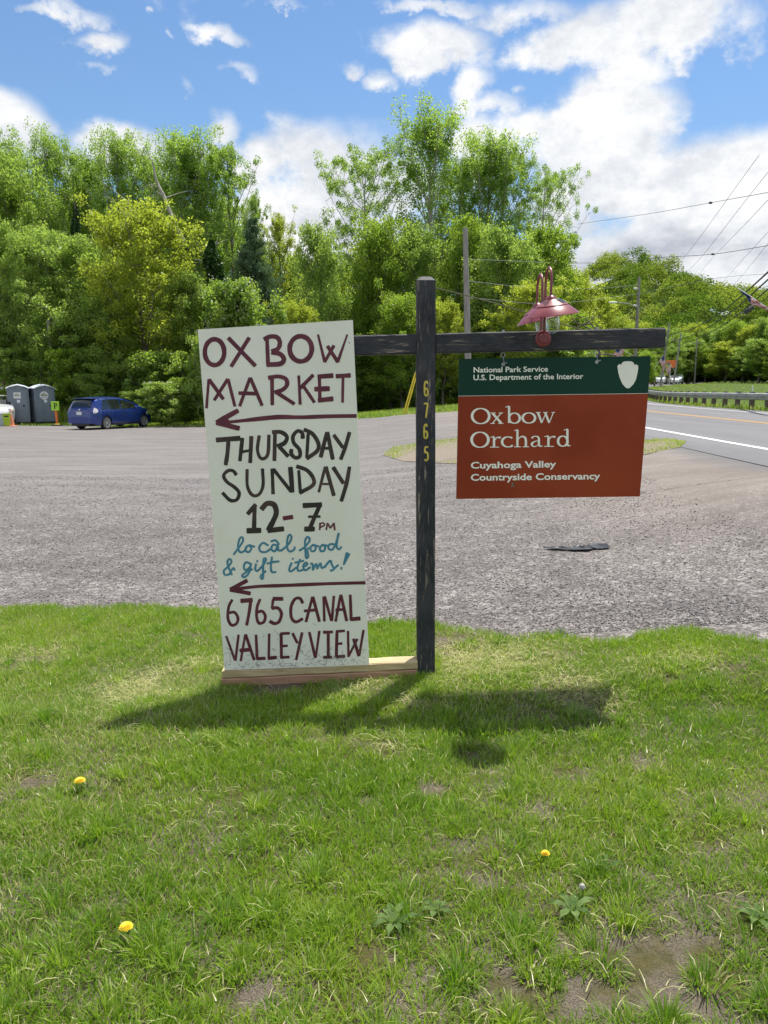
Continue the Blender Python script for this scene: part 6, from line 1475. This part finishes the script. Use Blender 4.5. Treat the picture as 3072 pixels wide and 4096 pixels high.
# ------------------------------------------------------------------ portable toilets
M['toilet'] = mat('grey_blue_plastic', (.15, .185, .22), (.19, .225, .26), 2.2, .5, .002, 14, stretch=(1, 1, .3)); M['toilet_roof'] = mat('translucent_white_roof', (.55, .60, .66), (.68, .72, .76), 3, .4); M['logo_grey'] = mat('sticker_print_grey', (.12, .12, .13), rough=.6); M['logo_olive'] = mat('sticker_print_olive', (.38, .38, .12), rough=.6)
def toilet(loc, yaw, label, round_logo):
    root = empty('portable_toilet', loc, yaw); tag(root, label, 'portable toilet', None); w_, dpt, h_ = .56, .57, 2.05
    attach(root, 'base_skid', lambda mb: (mb.box((-w_, -dpt, 0), (-w_+.12, dpt, .09)), mb.box((w_-.12, -dpt, 0), (w_, dpt, .09)), mb.box((-w_, -dpt, .091), (w_, dpt, .14))), M['black'])
    def walls(mb):
        mb.box((-w_, -dpt+.001, .142), (w_, dpt, h_), bev=.03)
        for sx in (-1, 1):
            for k in range(4): mb.box((sx*w_-.012, -.42+k*.24, .3), (sx*w_+.012, -.42+k*.24+.06, 1.55), bev=.008)
        mb.prism([(-w_, h_-.031), (w_, h_-.031), (0, h_+.17)], -dpt+.002, -dpt+.05)
    attach(root, 'cabin_wall', walls, M['toilet'])
    def door(mb): mb.box((-w_+.09, -dpt-.022, .17), (w_-.09, -dpt+.006, 1.98), bev=.012); [mb.box((-w_+.18, -dpt-.030, z0), (w_-.18, -dpt-.018, z0+.04), bev=.004) for z0 in (.35, .75)]
    dr = attach(root, 'door', door, M['toilet']); attach(dr, 'door_latch', lambda mb: mb.box((.22, -dpt-.05, 1.05), (.32, -dpt-.022, 1.13), bev=.008), M['black'])
    def roof(mb):
        prof = [(-w_-.05, h_-.02), (-w_-.05, h_+.02), (-.38, h_+.13), (0, h_+.215), (.38, h_+.13), (w_+.05, h_+.02), (w_+.05, h_-.02), (.38, h_+.09), (0, h_+.175), (-.38, h_+.09)]
        V = []; n = len(prof); ys_ = [-dpt-.07, -dpt*.6, 0, dpt*.6, dpt+.07]; dz = [-.015, .02, .03, .02, -.03]
        for y_, d_ in zip(ys_, dz): V += [(x, y_, z+d_) for x, z in prof]
        Fs = [(i*n+a, i*n+(a+1) % n, (i+1)*n+(a+1) % n, (i+1)*n+a) for i in range(len(ys_)-1) for a in range(n)]+[tuple(range(n)), tuple(4*n+a for a in range(n))]
        mb.add(V, Fs)
        for y_ in (-.3, 0, .3): mb.tube([(-w_, y_, h_+.055), (-.3, y_, h_+.17), (0, y_, h_+.24), (.3, y_, h_+.17), (w_, y_, h_+.055)], .014, 5)
    attach(root, 'roof', roof, M['toilet_roof'])
    attach(root, 'vent_louvre', lambda mb: [mb.box((w_+.001, -.48+a*.5, 1.80+.05*k), (w_+.02, -.12+a*.5, 1.825+.05*k)) for k in range(4) for a in (0, 1)], M['black'])
    def sticker(nm, x, z, r_, circ, side=False):
        def mk_(mb):
            Mx = (Matrix.Translation((w_+.016, x, z)) @ Matrix.Rotation(math.pi/2, 4, 'Y')) if side else (Matrix.Translation((x, -dpt-.024, z)) @ Matrix.Rotation(math.pi/2, 4, 'X'))
            if circ: mb.lathe([(r_, 0), (r_, .004), (.0001, .0045)], 24, 0, Mx)
            else: mb.box((-r_, -r_*.95, 0), (r_, r_*.95, .004), M=Mx)
        s_ = attach(root, nm, mk_, M['white'])
        def pr(mb, dark):
            for (a, b, c_, d_, dk) in ((-.72, .12, .72, .34, 0), (-.8, -.12, .8, .06, 1), (-.5, .42, .1, .52, 1), (-.3, -.62, .4, -.5, 1), (-.5, -.5, -.35, -.25, 1), (.4, -.5, .52, -.25, 1), (.1, .55, .2, .75, 1)):
                if dk != dark: continue
                if side: mb.box((w_+.019, x+a*r_, z+b*r_), (w_+.0235, x+c_*r_, z+d_*r_))
                else: mb.box((x+a*r_, -dpt-.0315, z+b*r_), (x+c_*r_, -dpt-.027, z+d_*r_))
        attach(s_, 'printed_emblem', lambda mb: pr(mb, 1), M['logo_grey']); attach(s_, 'printed_emblem', lambda mb: pr(mb, 0), M['logo_olive'])
    sticker('logo_sticker', -.05 if round_logo else -.04, 1.66, .235 if round_logo else .18, round_logo)
    attach(root, 'notice', lambda mb: mb.box((-.07, -dpt-.026, 1.26), (.09, -dpt-.0225, 1.41)), M['white'])
    if round_logo: sticker('logo_sticker', .12, 1.60, .19, False, True)
    return root
t1 = gv(42, 917.5); t2 = gv(84, 917)
toilet((t1.x, t1.y+.1, t1.z+.0), math.radians(24), 'left portable toilet, grey with a square white logo on its door', False)
toilet((t2.x+.12, t2.y+.35, t2.z+.0), math.radians(41), 'right portable toilet, grey with a round white logo on its door', True)
# parking sign on an orange post in a black base
def p_sign():
    g_ = gv(124, 920); root = empty('parking_sign', g_); tag(root, 'lime green board with a black P on an orange post beside the right toilet', 'parking sign')
    attach(root, 'base', lambda mb: mb.lathe([(.30, 0), (.30, .06), (.22, .085), (.0001, .09)], 20), M['black']); attach(root, 'post_foot', lambda mb: mb.lathe([(.2, .09), (.17, .11), (.06, .13)], 16), M['yellow'])
    attach(root, 'post', lambda mb: mb.tube([(0, 0, .09), (-.06, 0, 1.32)], .06, 10), M['orange'])
    M['lime'] = mat('lime_board', (.33, .62, .03), (.40, .70, .05), 4, .5); attach(root, 'board', lambda mb: mb.box((-.24, -.09, .84), (.20, -.065, 1.33), bev=.01), M['lime'])
    def P_(mb): mb.box((-.075, -.099, .93), (-.02, -.091, 1.25)); mb.tube([(-.05, -.0945, 1.22), (.05, -.0945, 1.22), (.085, -.0945, 1.16), (.05, -.0945, 1.09), (-.05, -.0945, 1.08)], .022, 6)
    attach(root, 'letter_p', P_, M['black'])
p_sign()
def cone():
    g_ = gv(24.5, 921); root = empty('traffic_cone', g_); tag(root, 'tall faded orange traffic cone at the left toilet corner', 'traffic cone')
    M['cone'] = mat('faded_orange', (.62, .20, .10), (.7, .28, .16), 6, .6); attach(root, 'base', lambda mb: mb.box((-.24, -.24, 0), (.24, .24, .05), bev=.02), M['cone']); attach(root, 'cone_body', lambda mb: mb.lathe([(.18, .05), (.055, .80)], 20), M['cone'])
    M['cone_top'] = mat('pale_cone_band', (.6, .48, .38), (.7, .6, .5), 6, .6); attach(root, 'reflective_band', lambda mb: mb.lathe([(.0855, .62), (.066, .75)], 20), M['cone_top']); attach(root, 'cone_tip', lambda mb: mb.lathe([(.055, .80), (.04, .95), (.0001, .96)], 16), M['cone_top'])
cone()
def bin_(u, v, w_, h_, m, label, handle):
    g_ = gv(u, v); root = empty('bin', g_, .15); tag(root, label, 'bin')
    def body(mb):
        a, b = w_/2*.86, w_/2; V = [(-a, -a, 0), (a, -a, 0), (a, a, 0), (-a, a, 0), (-b, -b, h_), (b, -b, h_), (b, b, h_), (-b, b, h_)]; mb.add(V, [(3, 2, 1, 0), (0, 1, 5, 4), (1, 2, 6, 5), (2, 3, 7, 6), (3, 0, 4, 7)])
        i_ = b-.02; V = [(-i_, -i_, h_-.0), (i_, -i_, h_), (i_, i_, h_), (-i_, i_, h_), (-i_, -i_, .1), (i_, -i_, .1), (i_, i_, .1), (-i_, i_, .1)]; mb.add(V, [(0, 1, 5, 4), (1, 2, 6, 5), (2, 3, 7, 6), (3, 0, 4, 7), (4, 5, 6, 7)])
    attach(root, 'bin_body', body, m); 
    attach(root, 'rim', lambda mb: [mb.box(lo, hi, bev=.004) for lo, hi in (((-w_/2-.015, -w_/2-.015, h_-.02), (w_/2+.015, -w_/2+.012, h_+.015)), ((-w_/2-.015, w_/2-.012, h_-.02), (w_/2+.015, w_/2+.015, h_+.015)), ((-w_/2-.015, -w_/2+.013, h_-.02), (-w_/2+.012, w_/2-.013, h_+.015)), ((w_/2-.012, -w_/2+.013, h_-.02), (w_/2+.015, w_/2-.013, h_+.015)))], m)
    if handle: attach(root, 'hand_hole', lambda mb: mb.box((-.12, -w_/2-.016, h_-.17), (.12, -w_/2+.01, h_-.10), bev=.01), M['black'])
M['bin_grey'] = mat('pale_grey_bin', (.40, .44, .47), (.48, .52, .55), 4, .5); M['bin_lime'] = mat('lime_bin', (.34, .46, .02), (.42, .55, .03), 4, .5)
bin_(9.5, 920.5, .44, .66, M['bin_grey'], 'pale grey bin leftmost in front of the toilets', False); bin_(17.2, 921, .36, .68, M['bin_lime'], 'lime green bin between the grey bin and the traffic cone', True)
# notice on a dark stand behind the bins
g_ = gv(14, 914); root = empty('notice_stand', (g_.x, g_.y+.3, g_.z), .1); tag(root, 'dark blue stand with a white notice behind the bins', 'notice stand')
attach(root, 'stand_panel', lambda mb: mb.box((-.32, -.03, .45), (.32, .03, 1.12), bev=.01), M['navy']); attach(root, 'leg', lambda mb: mb.box((-.30, -.02, 0), (-.25, .02, .449)), M['dark_metal']); attach(root, 'leg', lambda mb: mb.box((.25, -.02, 0), (.30, .02, .449)), M['dark_metal']); attach(root, 'notice_sheet', lambda mb: mb.box((-.17, -.04, .70), (.13, -.032, 1.08)), M['white'])
# meter box on a stake behind the toilets
g_ = gv(128, 905); root = empty('meter_box', (g_.x, g_.y+1.2, g_.z)); tag(root, 'grey utility cabinet behind the right portable toilet', 'utility box')
attach(root, 'box', lambda mb: mb.box((-.28, -.15, 1.0), (.28, .15, 1.75), bev=.03), M['toilet']); attach(root, 'leg', lambda mb: mb.box((-.05, -.05, 0), (.05, .05, .999)), M['pole_wood'])
# corner of a shed at the left edge
g_ = gv(-20, 905); root = empty('shed', (g_.x, 49, Hf(g_.x, 49))); M['roof_red'] = mat('dull_red_roof', (.13, .05, .055), (.19, .08, .08), 3, .8); M['shed_wall'] = mat('dark_shed_boards', (.06, .045, .04), (.10, .075, .065), 4, .9)
tag(root, 'corner of a shed with dull red roof and pale fascia at the left edge', 'shed'); e0 = at(8*V2S, 832*V2S, 49)-Vector(root.location)
attach(root, 'wall', lambda mb: mb.box((-5, .4, 0), (e0.x-.45, 4.4, e0.z-.1)), M['shed_wall']); attach(root, 'fascia', lambda mb: mb.box((-5.2, -.06, e0.z-.38), (e0.x, 0, e0.z-.02)), M['white']); attach(root, 'corner_post', lambda mb: mb.box((e0.x-.25, .02, 0), (e0.x-.1, .17, e0.z-.381)), M['shed_wall'])
attach(root, 'roof', lambda mb: mb.add([(-5.3, -.15, e0.z), (e0.x+.1, -.15, e0.z), (e0.x+.1, 2.4, e0.z+1.2), (-5.3, 2.4, e0.z+1.2), (e0.x+.1, 4.9, e0.z), (-5.3, 4.9, e0.z), (-5.3, -.15, e0.z-.08), (e0.x+.1, -.15, e0.z-.08)], [(0, 1, 2, 3), (3, 2, 4, 5), (6, 7, 1, 0), (1, 7, 4, 2)]), M['roof_red'])

# ------------------------------------------------------------------ dandelions and weeds
M['petal'] = mat('dandelion_petals', (.78, .50, .01), (.85, .62, .02), 60, .6); M['stem'] = mat('green_stem', (.10, .17, .04), rough=.6); M['weed'] = leafmat('weed_leaves', (.12, .20, .06), (.22, .31, .11), .4, .01); M['fluff'] = mat('seed_fluff', (.34, .33, .30), rough=.9)
def rosette(root, r, n, L, w_, nm='leaf'):
    for i in range(n):
        a = 6.283*i/n+r.rand()*.5; l = L*(.7+.5*r.rand()); V = []; Fs = []
        for k in range(6):
            t = k/5; ww = w_*math.sin(math.pi*min(1, .1+.88*t))*(.8+.4*(k % 2)); c = Vector((math.cos(a)*l*t, math.sin(a)*l*t, .004+.030*math.sin(t*2.6)*(L/.12))); s = Vector((-math.sin(a), math.cos(a), 0))*ww/2
            V += [c-s+Vector((0, 0, .004)), c-Vector((0, 0, .002)), c+s+Vector((0, 0, .004))]
            if k: q = 3*(k-1); Fs += [(q, q+1, q+4, q+3), (q+1, q+2, q+5, q+4)]
        o = mesh_np(nm, [tuple(v) for v in V], Fs, M['weed'], root, attr={'tone': [r.rand()]*len(V)})
def dandelion(u, v, label, R_=.017, seed=0, seedhead=False, h=.05):
    r = np.random.RandomState(seed); p = gv(u, v); r_ = ray(u*V2S, v*V2S)
    t = None; zt = Hf(p.x, p.y)+h+.02; t = (zt-EYE)/r_[2]; p = Vector((r_[0]*t, r_[1]*t, Hf(r_[0]*t, r_[1]*t)+.015)); root = empty('dandelion', p); tag(root, label, 'dandelion')
    attach(root, 'stem', lambda mb: mb.tube([(0, .01, 0), (.004, .004, h*.6), (0, 0, h)], .002, 6), M['stem'])
    if seedhead: attach(root, 'seed_head', lambda mb: mb.lathe([(.0001, -.008), (.006, -.006), (.009, 0), (.006, .007), (.0001, .009)], 12, 0, Matrix.Translation((0, 0, h))), M['fluff'])
    else:
        def fl(mb):
            for k in range(70):
                a = k*2.4; q = math.sqrt((k+1)/70); l = R_*(.35+.65*q); c = Vector((0, 0, h+.008-.008*q)); d = Vector((math.cos(a), math.sin(a), .55*(1-q))); s = Vector((-math.sin(a), math.cos(a), 0))*.0016
                mb.add([c-s*.5, c+s*.5, c+d*l+s, c+d*l-s], [(0, 1, 2, 3)])
        attach(root, 'flower', fl, M['petal']); attach(root, 'bud_cup', lambda mb: mb.lathe([(.0001, h-.008), (.005, h-.004), (.006, h+.003)], 8), M['stem'])
    rosette(root, r, 6, .055, .012)
dandelion(172, 1684, 'yellow dandelion in the lawn near the left edge, middle distance', .021, 1); dandelion(272, 1999, 'yellow dandelion nearest the camera at the lower left', .019, 2); dandelion(1178, 1841, 'yellow dandelion in the right half of the lawn', .014, 3, h=.04); dandelion(1258, 1912, 'white dandelion seed head in the right half of the lawn', .012, 4, True)
def weed(u, v, L, w_, n, label, seed):
    p = gv(u, v); root = empty('broadleaf_weed', (p.x, p.y, p.z+.03)); tag(root, label, 'weed'); rosette(root, np.random.RandomState(seed), n, L, w_)
weed(850, 2020, .075, .018, 9, 'flat broad leaved grey green weed in the lower middle of the lawn', 5); weed(940, 1992, .05, .017, 6, 'small broad leaved weed right of the larger grey green one', 6)
weed(1310, 1895, .05, .012, 6, 'long leaved weed right of the seed head', 7); weed(1235, 1992, .07, .02, 7, 'upright grey green weed among tufts at the lower right', 8); weed(1630, 2010, .07, .018, 7, 'narrow leaved weed at the right edge', 9)
